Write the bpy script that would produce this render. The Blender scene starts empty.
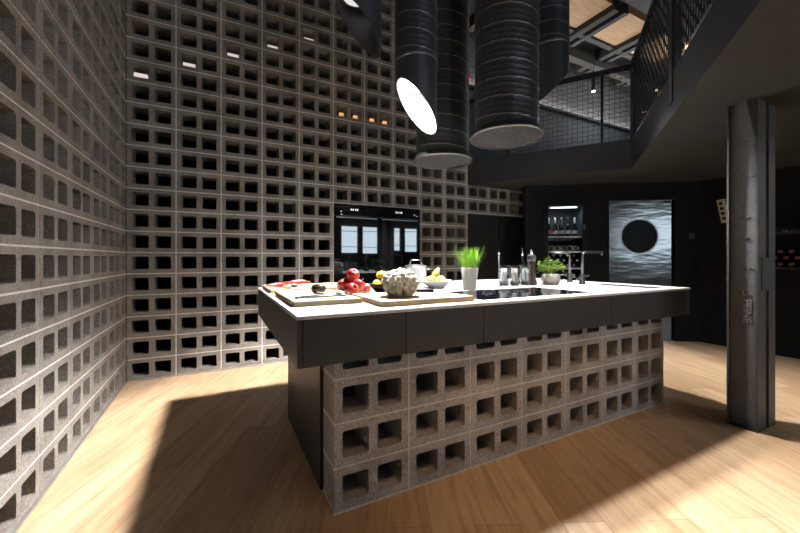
import bpy, bmesh, math, random
from mathutils import Vector, Matrix
random.seed(7)
PI = math.pi
C = bpy.context.scene.collection
SC = bpy.context.scene

# ------------------------------------------------------------------ camera
cam_d = bpy.data.cameras.new('camera')
cam_d.sensor_width = 36.0
cam_d.lens = 352.9 / 800 * 36.0
cam_d.shift_y = -8.4 / 800
cam_d.clip_start = 0.02
cam = bpy.data.objects.new('camera', cam_d)
C.objects.link(cam)
cam.location = (0, 0, 1.1467)
cam.rotation_euler = (PI / 2, 0, -0.4751)
SC.camera = cam

# ------------------------------------------------------------------ world, exposure, room-wide light
W = bpy.data.worlds.new('world')
SC.world = W
W.use_nodes = True
W.node_tree.nodes['Background'].inputs[0].default_value = (0.6, 0.7, 0.85, 1)
W.node_tree.nodes['Background'].inputs[1].default_value = 0.01
SC.view_settings.view_transform = 'Standard'
SC.view_settings.look = 'None'
SC.view_settings.gamma = 1.0
SC.view_settings.use_curve_mapping = False
SC.view_settings.exposure = 0.0

IES_K = 0.014
KEY_W = 1600.0        # lamp in the lit duct
KEY2_W = 1200.0       # lamp in the right cut duct
DOWN_W = 50.0        # ceiling downlight under the mezzanine, behind the camera
WIN_E = 15.0          # daylight at the windows behind the camera, right half
FRONT_W = 245.0      # warm fill spot added behind the camera for the shaded floor and island front
FILL_E = 0.4        # warm fill panes added behind the camera, left half
SKY_E = 8.0          # unseen upper windows, placed for cool highlights on the ducts
LED_E = 70.0         # LED strip on the upper ledge
ROOF_W = 45.0        # hidden warm uplight added to brighten the roof panels

# ------------------------------------------------------------------ materials
def nmat(name, base, rough=0.5, metal=0.0, spec=None, emit=None, estr=0.0):
    m = bpy.data.materials.new(name)
    m.use_nodes = True
    b = m.node_tree.nodes['Principled BSDF']
    b.inputs['Base Color'].default_value = (*base, 1)
    b.inputs['Roughness'].default_value = rough
    b.inputs['Metallic'].default_value = metal
    if spec is not None: b.inputs['Specular IOR Level'].default_value = spec
    if emit:
        b.inputs['Emission Color'].default_value = (*emit, 1)
        b.inputs['Emission Strength'].default_value = estr
    return m

def N(m, t, **kw):
    n = m.node_tree.nodes.new(t)
    for k, v in kw.items(): setattr(n, k, v)
    return n

def LK(m, a, ao, b, bi): m.node_tree.links.new(a.outputs[ao], b.inputs[bi])

def coords(m, scale=(1, 1, 1), rot=(0, 0, 0)):
    tc = N(m, 'ShaderNodeTexCoord'); mp = N(m, 'ShaderNodeMapping')
    mp.inputs['Scale'].default_value = scale; mp.inputs['Rotation'].default_value = rot
    LK(m, tc, 'Object', mp, 'Vector'); return mp

def ramp(m, stops):
    r = N(m, 'ShaderNodeValToRGB'); cr = r.color_ramp
    while len(cr.elements) > 1: cr.elements.remove(cr.elements[-1])
    cr.elements[0].position = stops[0][0]; cr.elements[0].color = (*stops[0][1], 1)
    for p, c in stops[1:]:
        e = cr.elements.new(p); e.color = (*c, 1)
    return r

def noisy(name, c0, c1, scale, rough=0.5, metal=0.0, bump=0.0, detail=4.0, mscale=(1, 1, 1), lo=.35, hi=.65, spec=None):
    m = nmat(name, c0, rough, metal, spec)
    b = m.node_tree.nodes['Principled BSDF']
    mp = coords(m, mscale)
    n = N(m, 'ShaderNodeTexNoise'); n.inputs['Scale'].default_value = scale; n.inputs['Detail'].default_value = detail
    LK(m, mp, 'Vector', n, 'Vector')
    r = ramp(m, [(lo, c0), (hi, c1)])
    LK(m, n, 'Fac', r, 'Fac'); LK(m, r, 'Color', b, 'Base Color')
    if bump:
        bp = N(m, 'ShaderNodeBump'); bp.inputs['Strength'].default_value = bump; bp.inputs['Distance'].default_value = .01
        LK(m, n, 'Fac', bp, 'Height'); LK(m, bp, 'Normal', b, 'Normal')
    return m

def concrete(name, dark, light):
    m = nmat(name, light, .92, 0, .2)
    b = m.node_tree.nodes['Principled BSDF']
    mp = coords(m)
    n1 = N(m, 'ShaderNodeTexNoise'); n1.inputs['Scale'].default_value = 160; n1.inputs['Detail'].default_value = 5; n1.inputs['Roughness'].default_value = .7
    n2 = N(m, 'ShaderNodeTexNoise'); n2.inputs['Scale'].default_value = 5; n2.inputs['Detail'].default_value = 3
    v = N(m, 'ShaderNodeTexVoronoi'); v.inputs['Scale'].default_value = 95
    for t in (n1, n2, v): LK(m, mp, 'Vector', t, 'Vector')
    r1 = ramp(m, [(.3, dark), (.62, light)])
    LK(m, n1, 'Fac', r1, 'Fac')
    r2 = ramp(m, [(.3, (.72, .70, .68)), (.7, (1.12, 1.1, 1.08))]); LK(m, n2, 'Fac', r2, 'Fac')
    mx = N(m, 'ShaderNodeMix', data_type='RGBA', blend_type='MULTIPLY'); mx.inputs['Factor'].default_value = 1
    LK(m, r1, 'Color', mx, 6); LK(m, r2, 'Color', mx, 7)
    r3 = ramp(m, [(.10, (1, 1, 1)), (.2, (0, 0, 0))]); LK(m, v, 'Distance', r3, 'Fac')
    sp = N(m, 'ShaderNodeMix', data_type='RGBA'); sp.inputs[7].default_value = (.55, .52, .47, 1)
    mu = N(m, 'ShaderNodeMath', operation='MULTIPLY'); mu.inputs[1].default_value = .45
    LK(m, r3, 'Color', mu, 0); LK(m, mu, 'Value', sp, 'Factor')
    LK(m, mx, 2, sp, 6); LK(m, sp, 2, b, 'Base Color')
    bp = N(m, 'ShaderNodeBump'); bp.inputs['Strength'].default_value = .55; bp.inputs['Distance'].default_value = .006
    LK(m, n1, 'Fac', bp, 'Height'); LK(m, bp, 'Normal', b, 'Normal')
    return m

M = {}
M['block'] = concrete('concrete_block', (.075, .067, .058), (.245, .222, .196))
M['block_island'] = concrete('concrete_block_island', (.11, .106, .106), (.42, .41, .415))  # island concrete lightened and cooled to offset the dim warm light on its front
M['mortar'] = noisy('mortar', (.40, .375, .335), (.55, .52, .47), 60, .95, bump=.2)
M['dark'] = nmat('matt_black_wall', (.0115, .0115, .0125), .8, 0, .08)
M['void'] = nmat('dark_cavity', (.006, .006, .006), .9)
M['slab'] = nmat('slab_edge_black', (.022, .022, .0235), .6, 0, .15)
M['grille'] = nmat('grille_grey', (.10, .10, .098), .5, .3)
M['greywall'] = nmat('blue_grey_wall', (.30, .33, .36), .7)
M['soffit'] = noisy('grey_soffit', (.038, .036, .033), (.045, .043, .039), 3, .9, spec=.1)
M['fascia'] = noisy('dark_laminate', (.0225, .0228, .0245), (.0255, .0258, .0275), 30, .5, spec=.3)
M['plinth'] = nmat('black_plinth', (.016, .0155, .015), .45)
M['worktop'] = noisy('white_worktop', (.56, .558, .555), (.60, .598, .595), 14, .35)
M['edge'] = nmat('worktop_edge_grey', (.42, .41, .40), .5)
M['blackglass'] = nmat('black_glass', (.004, .004, .005), .025, 0, .62)
M['steel'] = noisy('brushed_steel', (.42, .42, .43), (.6, .6, .6), 8, .28, 1.0, mscale=(1, 1, 30))
M['chrome'] = nmat('chrome', (.75, .75, .76), .12, 1)
M['gun'] = nmat('gunmetal', (.20, .20, .205), .36, 1)
M['blackmetal'] = nmat('black_metal', (.018, .018, .020), .42, .3)
M['duct'] = noisy('black_duct_paint', (.043, .046, .052), (.050, .054, .060), 5, .40, .25)
M['seam'] = nmat('duct_seam', (.22, .22, .23), .4, .5)
M['column'] = noisy('grey_painted_steel', (.092, .096, .104), (.115, .12, .13), 30, .55, .2, bump=.12)
M['letters'] = nmat('raised_steel_letters', (.24, .245, .255), .5, .2)
M['columnf'] = noisy('brown_grey_steel', (.060, .057, .056), (.078, .073, .070), 18, .5, .2, bump=.08)
M['white'] = nmat('white_glaze', (.88, .88, .88), .25)
M['liner'] = nmat('grey_liner', (.20, .20, .20), .6)
M['green'] = noisy('grass_green', (.12, .30, .015), (.32, .52, .05), 20, .5)
M['herb'] = noisy('herb_green', (.13, .30, .02), (.42, .60, .07), 24, .5)
M['soil'] = noisy('soil', (.02, .014, .01), (.05, .035, .025), 60, .95)
M['board'] = noisy('pale_wood_top', (.30, .235, .16), (.38, .31, .225), 6, .55, mscale=(2, 26, 8))
M['boardedge'] = noisy('wood_edge', (.36, .25, .13), (.54, .40, .23), 9, .6, mscale=(3, 3, 40))
M['darkwood'] = noisy('dark_wood', (.020, .011, .008), (.045, .024, .016), 14, .3, mscale=(1, 1, 5))
M['roofwood'] = noisy('roof_wood', (.52, .33, .18), (.66, .45, .27), 2.5, .6, mscale=(1.5, 14, 4))
M['beam'] = nmat('dark_blue_beam', (.020, .023, .028), .6)
M['beamb'] = noisy('brown_beam', (.028, .024, .021), (.045, .039, .034), 6, .7)
M['stainless'] = None
M['display'] = nmat('display_light', (.6, .6, .65), .4, 0, None, (.85, .87, .95), 1.2)
M['rail'] = nmat('rail_black', (.012, .012, .014), .5, .2)
M['sheet'] = nmat('sheet_black', (.008, .008, .009), .6, 0, .15)
M['wire'] = nmat('wire_black', (.015, .016, .018), .5, .2)
M['caul'] = noisy('cauliflower_curd', (.70, .65, .50), (.80, .77, .66), 70, .7, bump=.5)
M['caulstem'] = noisy('cauliflower_stalk', (.58, .51, .30), (.72, .66, .45), 20, .6, bump=.2)
M['apple'] = noisy('apple_skin', (.30, .008, .014), (.46, .20, .03), 16, .3, lo=.46, hi=.70)
M['chili'] = nmat('red_pepper_skin', (.42, .012, .006), .22)
M['stalk'] = nmat('green_stalk', (.16, .20, .05), .6)
M['brownstalk'] = nmat('brown_stalk', (.10, .06, .03), .7)
M['lemon'] = noisy('lemon_skin', (.78, .50, .02), (.88, .62, .05), 40, .4)
M['pear'] = noisy('pear_skin', (.50, .40, .06), (.62, .54, .14), 14, .45)
M['avocado'] = noisy('avocado_skin', (.012, .014, .006), (.04, .043, .016), 30, .25, bump=.3)
M['greyveg'] = noisy('dark_grey_skin', (.035, .033, .03), (.10, .095, .09), 20, .5)
M['cork'] = noisy('tan_cork', (.40, .25, .11), (.55, .38, .2), 40, .8)
M['paper'] = noisy('pastel_paper', (.42, .40, .39), (.36, .16, .19), 22, .7, lo=.5, hi=.6)
M['paper2'] = noisy('pale_paper', (.40, .42, .41), (.14, .30, .25), 22, .7, lo=.52, hi=.62)
M['cream'] = nmat('cream', (.55, .47, .33), .6)
M['foil'] = nmat('silver_foil', (.55, .55, .55), .35, .6)
M['goldfoil'] = nmat('gold_foil', (.62, .56, .38), .35, .6)
M['redfoil'] = nmat('red_foil', (.22, .05, .045), .5, .2)
M['bottle'] = nmat('dark_green_glass', (.008, .014, .010), .08, 0, .6)
M['label'] = nmat('pale_label', (.40, .40, .39), .6)
M['redlabel'] = nmat('red_label', (.5, .03, .05), .6)
M['alu'] = nmat('aluminium_strip', (.5, .5, .52), .35, .9)
M['red'] = nmat('red_enamel', (.45, .02, .03), .35)
M['switch'] = nmat('black_plastic', (.007, .007, .007), .5, 0, .12)
M['cupboard'] = nmat('cupboard_black', (.014, .0143, .0155), .6, 0, .15)
M['tongsteel'] = nmat('satin_steel', (.62, .61, .58), .5, .6)
M['bluegrey'] = nmat('fridge_liner', (.05, .066, .083), .5)

def emis(name, col, s):
    m = bpy.data.materials.new(name); m.use_nodes = True
    nt = m.node_tree; nt.nodes.remove(nt.nodes['Principled BSDF'])
    e = nt.nodes.new('ShaderNodeEmission'); e.inputs[0].default_value = (*col, 1); e.inputs[1].default_value = s
    nt.links.new(e.outputs[0], nt.nodes['Material Output'].inputs[0]); return m
M['led'] = emis('led_strip', (1, .97, .93), LED_E)
M['fridgeled'] = emis('fridge_led', (.9, .96, 1), 5)
M['lampdisc'] = emis('lamp_lens', (1, .95, .90), 7)
M['lampoff'] = emis('dim_lens', (1, .97, .93), .8)
M['window'] = emis('daylight_pane', (.72, .88, 1.0), WIN_E)
M['fill_pane'] = emis('fill_pane_warm', (1, .93, .84), FILL_E)
M['window2'] = emis('unseen_pane_upper', (.72, .85, 1.0), SKY_E)
M['steplight'] = emis('step_light', (1, .86, .82), .75)
M['amber'] = emis('amber_light', (1, .55, .22), .85)
M['warmtip'] = emis('warm_lamp_tip', (1, .80, .52), 6)

def thin_glass(name):
    m = bpy.data.materials.new(name); m.use_nodes = True; nt = m.node_tree; nt.nodes.remove(nt.nodes['Principled BSDF'])
    tr = nt.nodes.new('ShaderNodeBsdfTransparent'); tr.inputs[0].default_value = (.93, .95, .94, 1)
    gl = nt.nodes.new('ShaderNodeBsdfGlossy'); gl.inputs['Roughness'].default_value = .04
    lw = nt.nodes.new('ShaderNodeLayerWeight'); fr_ = nt.nodes.new('ShaderNodeMath'); fr_.operation = 'POWER'; fr_.inputs[1].default_value = 3.5
    nt.links.new(lw.outputs['Facing'], fr_.inputs[0])
    sc_ = nt.nodes.new('ShaderNodeMath'); sc_.operation = 'MULTIPLY_ADD'; sc_.inputs[1].default_value = .55; sc_.inputs[2].default_value = .035
    nt.links.new(fr_.outputs[0], sc_.inputs[0]); fr_ = sc_
    mx = nt.nodes.new('ShaderNodeMixShader')
    nt.links.new(fr_.outputs[0], mx.inputs[0]); nt.links.new(tr.outputs[0], mx.inputs[1]); nt.links.new(gl.outputs[0], mx.inputs[2])
    nt.links.new(mx.outputs[0], nt.nodes['Material Output'].inputs[0]); return m
def glass(name, tint=(1, 1, 1), rough=0.0):
    m = nmat(name, tint, rough); b = m.node_tree.nodes['Principled BSDF']
    b.inputs['Transmission Weight'].default_value = 1; b.inputs['IOR'].default_value = 1.45
    return m
M['glass'] = thin_glass('clear_glass')

def floor_mat():
    m = nmat('oak_planks', (.5, .33, .2), .38, 0, .35)
    b = m.node_tree.nodes['Principled BSDF']
    mp = coords(m, (1, 1, 1), (0, 0, -math.radians(65)))
    br = N(m, 'ShaderNodeTexBrick')
    br.offset = .37; br.squash = 1.0
    br.inputs['Scale'].default_value = 1.0
    br.inputs['Brick Width'].default_value = 1.5; br.inputs['Row Height'].default_value = .19
    br.inputs['Mortar Size'].default_value = .0018; br.inputs['Mortar Smooth'].default_value = .1
    br.inputs['Color1'].default_value = (.38, .243, .138, 1); br.inputs['Color2'].default_value = (.52, .362, .225, 1)
    br.inputs['Mortar'].default_value = (.27, .17, .09, 1)
    LK(m, mp, 'Vector', br, 'Vector')
    mp2 = coords(m, (1, 1, 1), (0, 0, -math.radians(65)))
    sc = N(m, 'ShaderNodeMapping'); sc.inputs['Scale'].default_value = (.8, 9, 1)
    LK(m, mp2, 'Vector', sc, 'Vector')
    n = N(m, 'ShaderNodeTexNoise'); n.inputs['Scale'].default_value = 3.2; n.inputs['Detail'].default_value = 7; n.inputs['Roughness'].default_value = .62; n.inputs['Distortion'].default_value = .6
    LK(m, sc, 'Vector', n, 'Vector')
    r = ramp(m, [(.28, (.62, .56, .50)), (.5, (.96, .95, .93)), (.72, (1.18, 1.18, 1.18))])
    LK(m, n, 'Fac', r, 'Fac')
    mx = N(m, 'ShaderNodeMix', data_type='RGBA', blend_type='MULTIPLY'); mx.inputs['Factor'].default_value = .9
    LK(m, br, 'Color', mx, 6); LK(m, r, 'Color', mx, 7); LK(m, mx, 2, b, 'Base Color')
    bp = N(m, 'ShaderNodeBump'); bp.inputs['Strength'].default_value = .12; bp.inputs['Distance'].default_value = .004
    LK(m, n, 'Fac', bp, 'Height'); LK(m, bp, 'Normal', b, 'Normal')
    return m
M['floor'] = floor_mat()

def brick_wall(name, c1, c2, mort, w, h, ms, rough=.6, bump=.5):
    m = nmat(name, c1, rough); b = m.node_tree.nodes['Principled BSDF']
    mp = coords(m, (1, 1, 1), (PI / 2, 0, 0))
    br = N(m, 'ShaderNodeTexBrick'); br.inputs['Scale'].default_value = 1
    br.inputs['Brick Width'].default_value = w; br.inputs['Row Height'].default_value = h; br.inputs['Mortar Size'].default_value = ms
    br.inputs['Color1'].default_value = (*c1, 1); br.inputs['Color2'].default_value = (*c2, 1); br.inputs['Mortar'].default_value = (*mort, 1)
    LK(m, mp, 'Vector', br, 'Vector'); LK(m, br, 'Color', b, 'Base Color')
    bp = N(m, 'ShaderNodeBump'); bp.inputs['Strength'].default_value = bump; bp.inputs['Distance'].default_value = .01; bp.invert = True
    LK(m, br, 'Fac', bp, 'Height'); LK(m, bp, 'Normal', b, 'Normal')
    return m
M['tile'] = brick_wall('dark_tile', (.045, .055, .066), (.06, .07, .08), (.025, .028, .033), .20, .10, .004)
M['brick'] = brick_wall('grey_brick', (.085, .085, .088), (.12, .12, .123), (.05, .05, .052), .24, .075, .008)

def stainless():
    m = nmat('wavy_stainless', (.115, .115, .115), .2, 1)
    b = m.node_tree.nodes['Principled BSDF']
    mp = coords(m, (1.2, 1.2, 4.5))
    n = N(m, 'ShaderNodeTexNoise'); n.inputs['Scale'].default_value = 2.2; n.inputs['Detail'].default_value = 2
    LK(m, mp, 'Vector', n, 'Vector')
    bp = N(m, 'ShaderNodeBump'); bp.inputs['Strength'].default_value = .16; bp.inputs['Distance'].default_value = .03
    LK(m, n, 'Fac', bp, 'Height'); LK(m, bp, 'Normal', b, 'Normal')
    return m
M['stainless'] = stainless()

# ------------------------------------------------------------------ mesh builder
class MB:
    def __init__(s): s.v = []; s.f = []; s.m = []; s.sm = []; s.T = None
    def av(s, p):
        p = Vector(p)
        if s.T is not None: p = s.T @ p
        s.v.append(p); return len(s.v) - 1
    def face(s, idx, m=0, smooth=False): s.f.append(tuple(idx)); s.m.append(m); s.sm.append(smooth)
    def quad(s, a, b, c, d, m=0): s.face([s.av(p) for p in (a, b, c, d)], m)
    def box(s, x0, y0, z0, x1, y1, z1, m=0):
        i = [s.av((x, y, z)) for z in (z0, z1) for y in (y0, y1) for x in (x0, x1)]
        for q in ((0, 2, 3, 1), (4, 5, 7, 6), (0, 1, 5, 4), (2, 6, 7, 3), (0, 4, 6, 2), (1, 3, 7, 5)): s.face([i[k] for k in q], m)
        return s
    def rbox(s, x0, y0, z0, x1, y1, z1, b=.004, m=0):        # box with bevelled edges
        bm = bmesh.new(); bmesh.ops.create_cube(bm, size=1)
        for v in bm.verts: v.co = Vector(((x0 + x1) / 2 + v.co.x * (x1 - x0), (y0 + y1) / 2 + v.co.y * (y1 - y0), (z0 + z1) / 2 + v.co.z * (z1 - z0)))
        bmesh.ops.bevel(bm, geom=list(bm.edges), offset=b, segments=2, affect='EDGES', profile=.6)
        s.bm(bm, m); return s
    def bm(s, bm, m=0, smooth=False):
        bm.verts.index_update(); o = len(s.v)
        for v in bm.verts: s.av(v.co)
        for f in bm.faces: s.face([o + v.index for v in f.verts], m, smooth)
        bm.free()
    def ring(s, c, u, w, r, n): return [s.av(Vector(c) + Vector(u) * (r * math.cos(2 * PI * k / n)) + Vector(w) * (r * math.sin(2 * PI * k / n))) for k in range(n)]
    def tube(s, pts, r, n=10, m=0, caps=True):
        pts = [Vector(p) for p in pts]; rs = r if isinstance(r, (list, tuple)) else [r] * len(pts)
        rings = []; prev = None
        for i, p in enumerate(pts):
            t = (pts[min(i + 1, len(pts) - 1)] - pts[max(i - 1, 0)]).normalized()
            if prev is None: u = t.orthogonal().normalized()
            else:
                u = prev - t * prev.dot(t)
                u = u.normalized() if u.length > 1e-6 else t.orthogonal().normalized()
            prev = u; w = t.cross(u); rings.append(s.ring(p, u, w, rs[i], n))
        for a, b in zip(rings, rings[1:]):
            for k in range(n): s.face((a[k], a[(k + 1) % n], b[(k + 1) % n], b[k]), m, True)
        if caps: s.face(rings[0][::-1], m); s.face(rings[-1], m)
        return s
    def lathe(s, prof, c=(0, 0, 0), n=24, m=0, capb=True, capt=True, smooth=True):
        c = Vector(c)
        rings = [s.ring(c + Vector((0, 0, z)), (1, 0, 0), (0, 1, 0), max(r, 1e-4), n) for r, z in prof]
        for a, b in zip(rings, rings[1:]):
            for k in range(n): s.face((a[k], a[(k + 1) % n], b[(k + 1) % n], b[k]), m, smooth)
        if capb: s.face(rings[0][::-1], m)
        if capt: s.face(rings[-1], m)
        return s
    def ball(s, c, r, sc=(1, 1, 1), sub=2, m=0, jit=0.0):
        bm = bmesh.new(); bmesh.ops.create_icosphere(bm, subdivisions=sub, radius=1)
        for v in bm.verts:
            k = r * (1 + random.uniform(-jit, jit)); v.co = Vector((c[0] + v.co.x * k * sc[0], c[1] + v.co.y * k * sc[1], c[2] + v.co.z * k * sc[2]))
        s.bm(bm, m, True); return s
    def build(s, name, mats, parent=None, loc=None, bevel=0, local=False):
        me = bpy.data.meshes.new(name)
        off = Vector((0, 0, 0))
        if not local:
            if loc is not None: off = Vector(loc)
            p = parent
            while p is not None: off = off + p.location; p = p.parent
        me.from_pydata([v - off for v in s.v], [], s.f)
        for m in (mats if isinstance(mats, (list, tuple)) else [mats]): me.materials.append(m)
        for p, i, sm in zip(me.polygons, s.m, s.sm): p.material_index = i; p.use_smooth = sm
        me.update()
        o = bpy.data.objects.new(name, me); C.objects.link(o)
        if loc is not None: o.location = loc
        if parent is not None: o.parent = parent
        if bevel:
            md = o.modifiers.new('bevel', 'BEVEL'); md.width = bevel; md.segments = 2; md.limit_method = 'ANGLE'
        return o

def thing(name, label, cat, loc=(0, 0, 0), group=None, rz=0):
    o = bpy.data.objects.new(name, None); C.objects.link(o); o.empty_display_size = .1
    o.location = loc; o.rotation_euler = (0, 0, rz); o['label'] = label; o['category'] = cat
    if group: o['group'] = group
    return o
def tag(o, label, cat, group=None):
    o['label'] = label; o['category'] = cat
    if group: o['group'] = group
    return o
def struct(o, label=None):
    o['kind'] = 'structure'
    if label: o['label'] = label
    return o
def kids(o): return [c for c in C.objects if c.parent == o]
def copy_tree(o, label=None, parent=None):
    c = o.copy(); C.objects.link(c); c.parent = parent
    if label: c['label'] = label
    for k in kids(o): copy_tree(k, None, c)
    return c

# ================================================================== STRUCTURE
LX, BY = -.7604, 4.058          # left wall plane, rear block wall plane
PW, RH = .3928, .2              # block pitch and course height
CEIL, SOF, SLT = 4.6, 2.2, 2.52
o = MB().box(LX - 1.2, -4.2, -.12, 9.2, 5.6, 0).build('floor', M['floor']); struct(o, 'light oak plank floor')

HOLE = []
def rring(x0, z0, x1, z1, r, k=3):
    pts = []
    for cx, cz, a0 in ((x1 - r, z1 - r, 0), (x0 + r, z1 - r, PI / 2), (x0 + r, z0 + r, PI), (x1 - r, z0 + r, 1.5 * PI)):
        for j in range(k + 1): a = a0 + PI / 2 * j / k; pts.append((cx + r * math.cos(a), cz + r * math.sin(a)))
    return pts
def half_cell(mb, fr, u0, z0, u1, z1, h0, k0, h1, k1, depth):
    """front face with one rounded hole and its tunnel; fr(u, z, n) -> point, n = depth into the wall"""
    r = .013; R = rring(h0, k0, h1, k1, r); n = len(R)
    j = lambda: random.uniform(-.0012, .0012)
    F = [mb.av(fr(u + j(), z + j(), 0)) for u, z in R]
    B = [mb.av(fr(u + (.004 if u < (h0 + h1) / 2 else -.004), z, depth)) for u, z in R]
    O = [mb.av(fr(u, z, 0)) for u, z in ((u1, z1), (u0, z1), (u0, z0), (u1, z0))]
    E = [mb.av(fr(u, z, .003)) for u, z in ((u1, z1), (u0, z1), (u0, z0), (u1, z0))]
    s = n // 4
    for q in range(4):
        for t in range(s - 1): mb.face((O[q], F[q * s + t + 1], F[q * s + t]), 0)
        mb.face((O[q], O[(q + 1) % 4], F[((q + 1) * s) % n], F[q * s + s - 1]), 0)
        mb.face((O[q], E[q], E[(q + 1) % 4], O[(q + 1) % 4]), 0)
    for t in range(n): mb.face((F[t], F[(t + 1) % n], B[(t + 1) % n], B[t]), 0, False)
def block(mb, fr, u0, w, z0, depth, half=False, rh=RH):
    g = .0048
    a, b = u0 + g, u0 + w - g; zb, zt = z0 + g, z0 + rh - g
    k0, k1 = z0 + .041, z0 + rh - .038
    if half:
        half_cell(mb, fr, a, zb, b, zt, a + .033, k0, b - .033, k1, depth)
    else:
        mid = (a + b) / 2; hw = (w - .036 * 2 - .044 - 2 * g) / 2
        half_cell(mb, fr, a, zb, mid, zt, a + .036, k0, a + .036 + hw, k1, depth)
        half_cell(mb, fr, mid, zb, b, zt, b - .036 - hw, k0, b - .036, k1, depth)
def strip(mb, fr, u0, z0, u1, z1, n=.0016): mb.face([mb.av(fr(u, z, n)) for u, z in ((u0, z0), (u1, z0), (u1, z1), (u0, z1))], 1)

ROWS = 23
# rear wall: u = x
fr = lambda u, z, n: (u, BY + n, z)
mb = MB()
for c in range(13):
    for r in range(ROWS):
        if c >= 10 and r not in (9, 10): continue
        if 5 <= c <= 7 and 4 <= r <= 8: continue
        u = LX + c * PW
        block(mb, fr, u, PW, r * RH, .19)
        strip(mb, fr, u, r * RH - .007, u + PW, r * RH + .007)
        strip(mb, fr, u + PW - .007, r * RH, u + PW + .007, r * RH + RH, .0021)
xe = LX + 10 * PW; xf = LX + 13 * PW
# exposed ends of the blockwork
mb.box(xe - .004, BY + .002, SLT, xe, BY + .19, CEIL); mb.box(xf - .004, BY + .002, 1.8, xf, BY + .19, SOF)
mb.box(xe, BY + .004, 1.796, xf, BY + .19, 1.8); mb.box(xe - .004, BY + .004, 0, xe, BY + .19, 1.8)
struct(mb.build('wall_back', [M['block'], M['mortar']]), 'hollow concrete block wall with ovens set into it')
# left wall: u = distance from the corner towards the camera
fr = lambda u, z, n: (LX - n, BY - u, z)
mb = MB()
us = [(0, .2, True)] + [(.2 + PW * k, PW, False) for k in range(20)]
for u, w, hf in us:
    for r in range(ROWS):
        block(mb, fr, u, w, r * RH, .19, hf)
        strip(mb, fr, u, r * RH - .007, u + w, r * RH + .007)
        strip(mb, fr, u + w - .007, r * RH, u + w + .007, r * RH + RH, .0021)
struct(mb.build('wall_left', [M['block'], M['mortar']]), 'hollow concrete block wall along the left')
# dark cavity behind the blockwork
mb = MB().box(LX - 1.15, -4.2, 0, LX - 1.1, 5.6, CEIL)
mb.box(LX - 1.15, 5.5, 0, 9, 5.6, CEIL)
mb.box(LX - 1.15, -4.2, CEIL, LX, 5.6, CEIL + .05); mb.box(LX, BY + .19, CEIL, 9, 5.6, CEIL + .05)
struct(mb.build('wall_rear_cavity', M['void']), 'dark cavity behind the hollow blocks')
struct(MB().box(LX, -4, 0, LX + .012, BY, .014).build('baseboard_left', M['alu']))
struct(MB().box(LX, BY - .012, 0, LX + 10 * PW, BY, .014).build('baseboard_back', M['alu']))

# front wall (behind the camera) with daylight windows and added fill panes, right wall
mb = MB()
FY = -4.0
wins = [(3.87, 4.55, 1.30, 2.43), (4.68, 5.34, 1.28, 2.46), (5.966, 6.29, 1.4, 2.48), (6.44, 7.05, 1.36, 2.5)]
lw = [(-.4, .75, .25, 2.1), (.95, 2.1, .25, 2.1), (2.3, 3.45, .25, 2.1)]  # unseen panes, added only to brighten the shaded side of the room
uw = [(.6, 2.2, 2.9, 4.2), (2.6, 4.2, 2.9, 4.2), (4.6, 6.2, 2.9, 4.2)]  # unseen upper panes, placed to put cool highlights on the ducts
def wall_with_holes(mb, x0, x1, y0, y1, z0, z1, holes):
    xs = sorted({x0, x1, *[h[0] for h in holes], *[h[1] for h in holes]}); zs = sorted({z0, z1, *[h[2] for h in holes], *[h[3] for h in holes]})
    for a, b in zip(xs, xs[1:]):
        for c, d in zip(zs, zs[1:]):
            mx, mz = (a + b) / 2, (c + d) / 2
            if any(h[0] < mx < h[1] and h[2] < mz < h[3] for h in holes): continue
            mb.box(a, y0, c, b, y1, d)
wall_with_holes(mb, LX - 1.1, 9, FY - .2, FY, 0, CEIL, wins + lw + uw)
struct(mb.build('wall_front', M['dark']))
for i, (x0, x1, z0, z1) in enumerate(wins + lw + uw):
    up = i >= len(wins) + len(lw)
    w = struct(MB().box(x0, FY - .12, z0, x1, FY - .1, z1).build('window_%d' % (i + 1), M['window2' if up else 'window' if i < len(wins) else 'fill_pane']))
    f = MB()
    for zz in ([z0, z1 - .04] + ([z0 + (z1 - z0) * .22, z0 + (z1 - z0) * .72] if not up else [])): f.box(x0, FY - .098, zz, x1, FY - .05, zz + (.04 if zz in (z0, z1 - .04) else .018))
    for xx in (x0, x1 - .04): f.box(xx, FY - .098, z0, xx + .04, FY - .05, z1)
    f.build('window_frame', M['blackmetal'], w)
RX = 5.86
A0 = Vector((3.974, 3.734, 0)); AD = Vector((.82017, -.57212, 0)); AN = Vector((-.57212, -.82017, 0))
TA = Matrix(((AD.x, AN.x, 0, A0.x), (AD.y, AN.y, 0, A0.y), (0, 0, 1, 0), (0, 0, 0, 1)))   # wall frame: u along, n towards the room
AEND = A0 + AD * 2.2995
struct(MB().box(RX, -1.2, 0, RX + .2, AEND.y + .05, SOF).build('wall_right', M['dark']), 'matt black wall on the right')
mb = MB(); mb.T = TA
wall_with_holes(mb, 0, 2.36, -.14, 0, 0, SOF, [(.244, .838, .60, 1.945), (1.119, 2.0, 0, 1.974)])
struct(mb.build('wall_far', M['dark']), 'matt black wall with wine cabinet and steel door')
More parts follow.
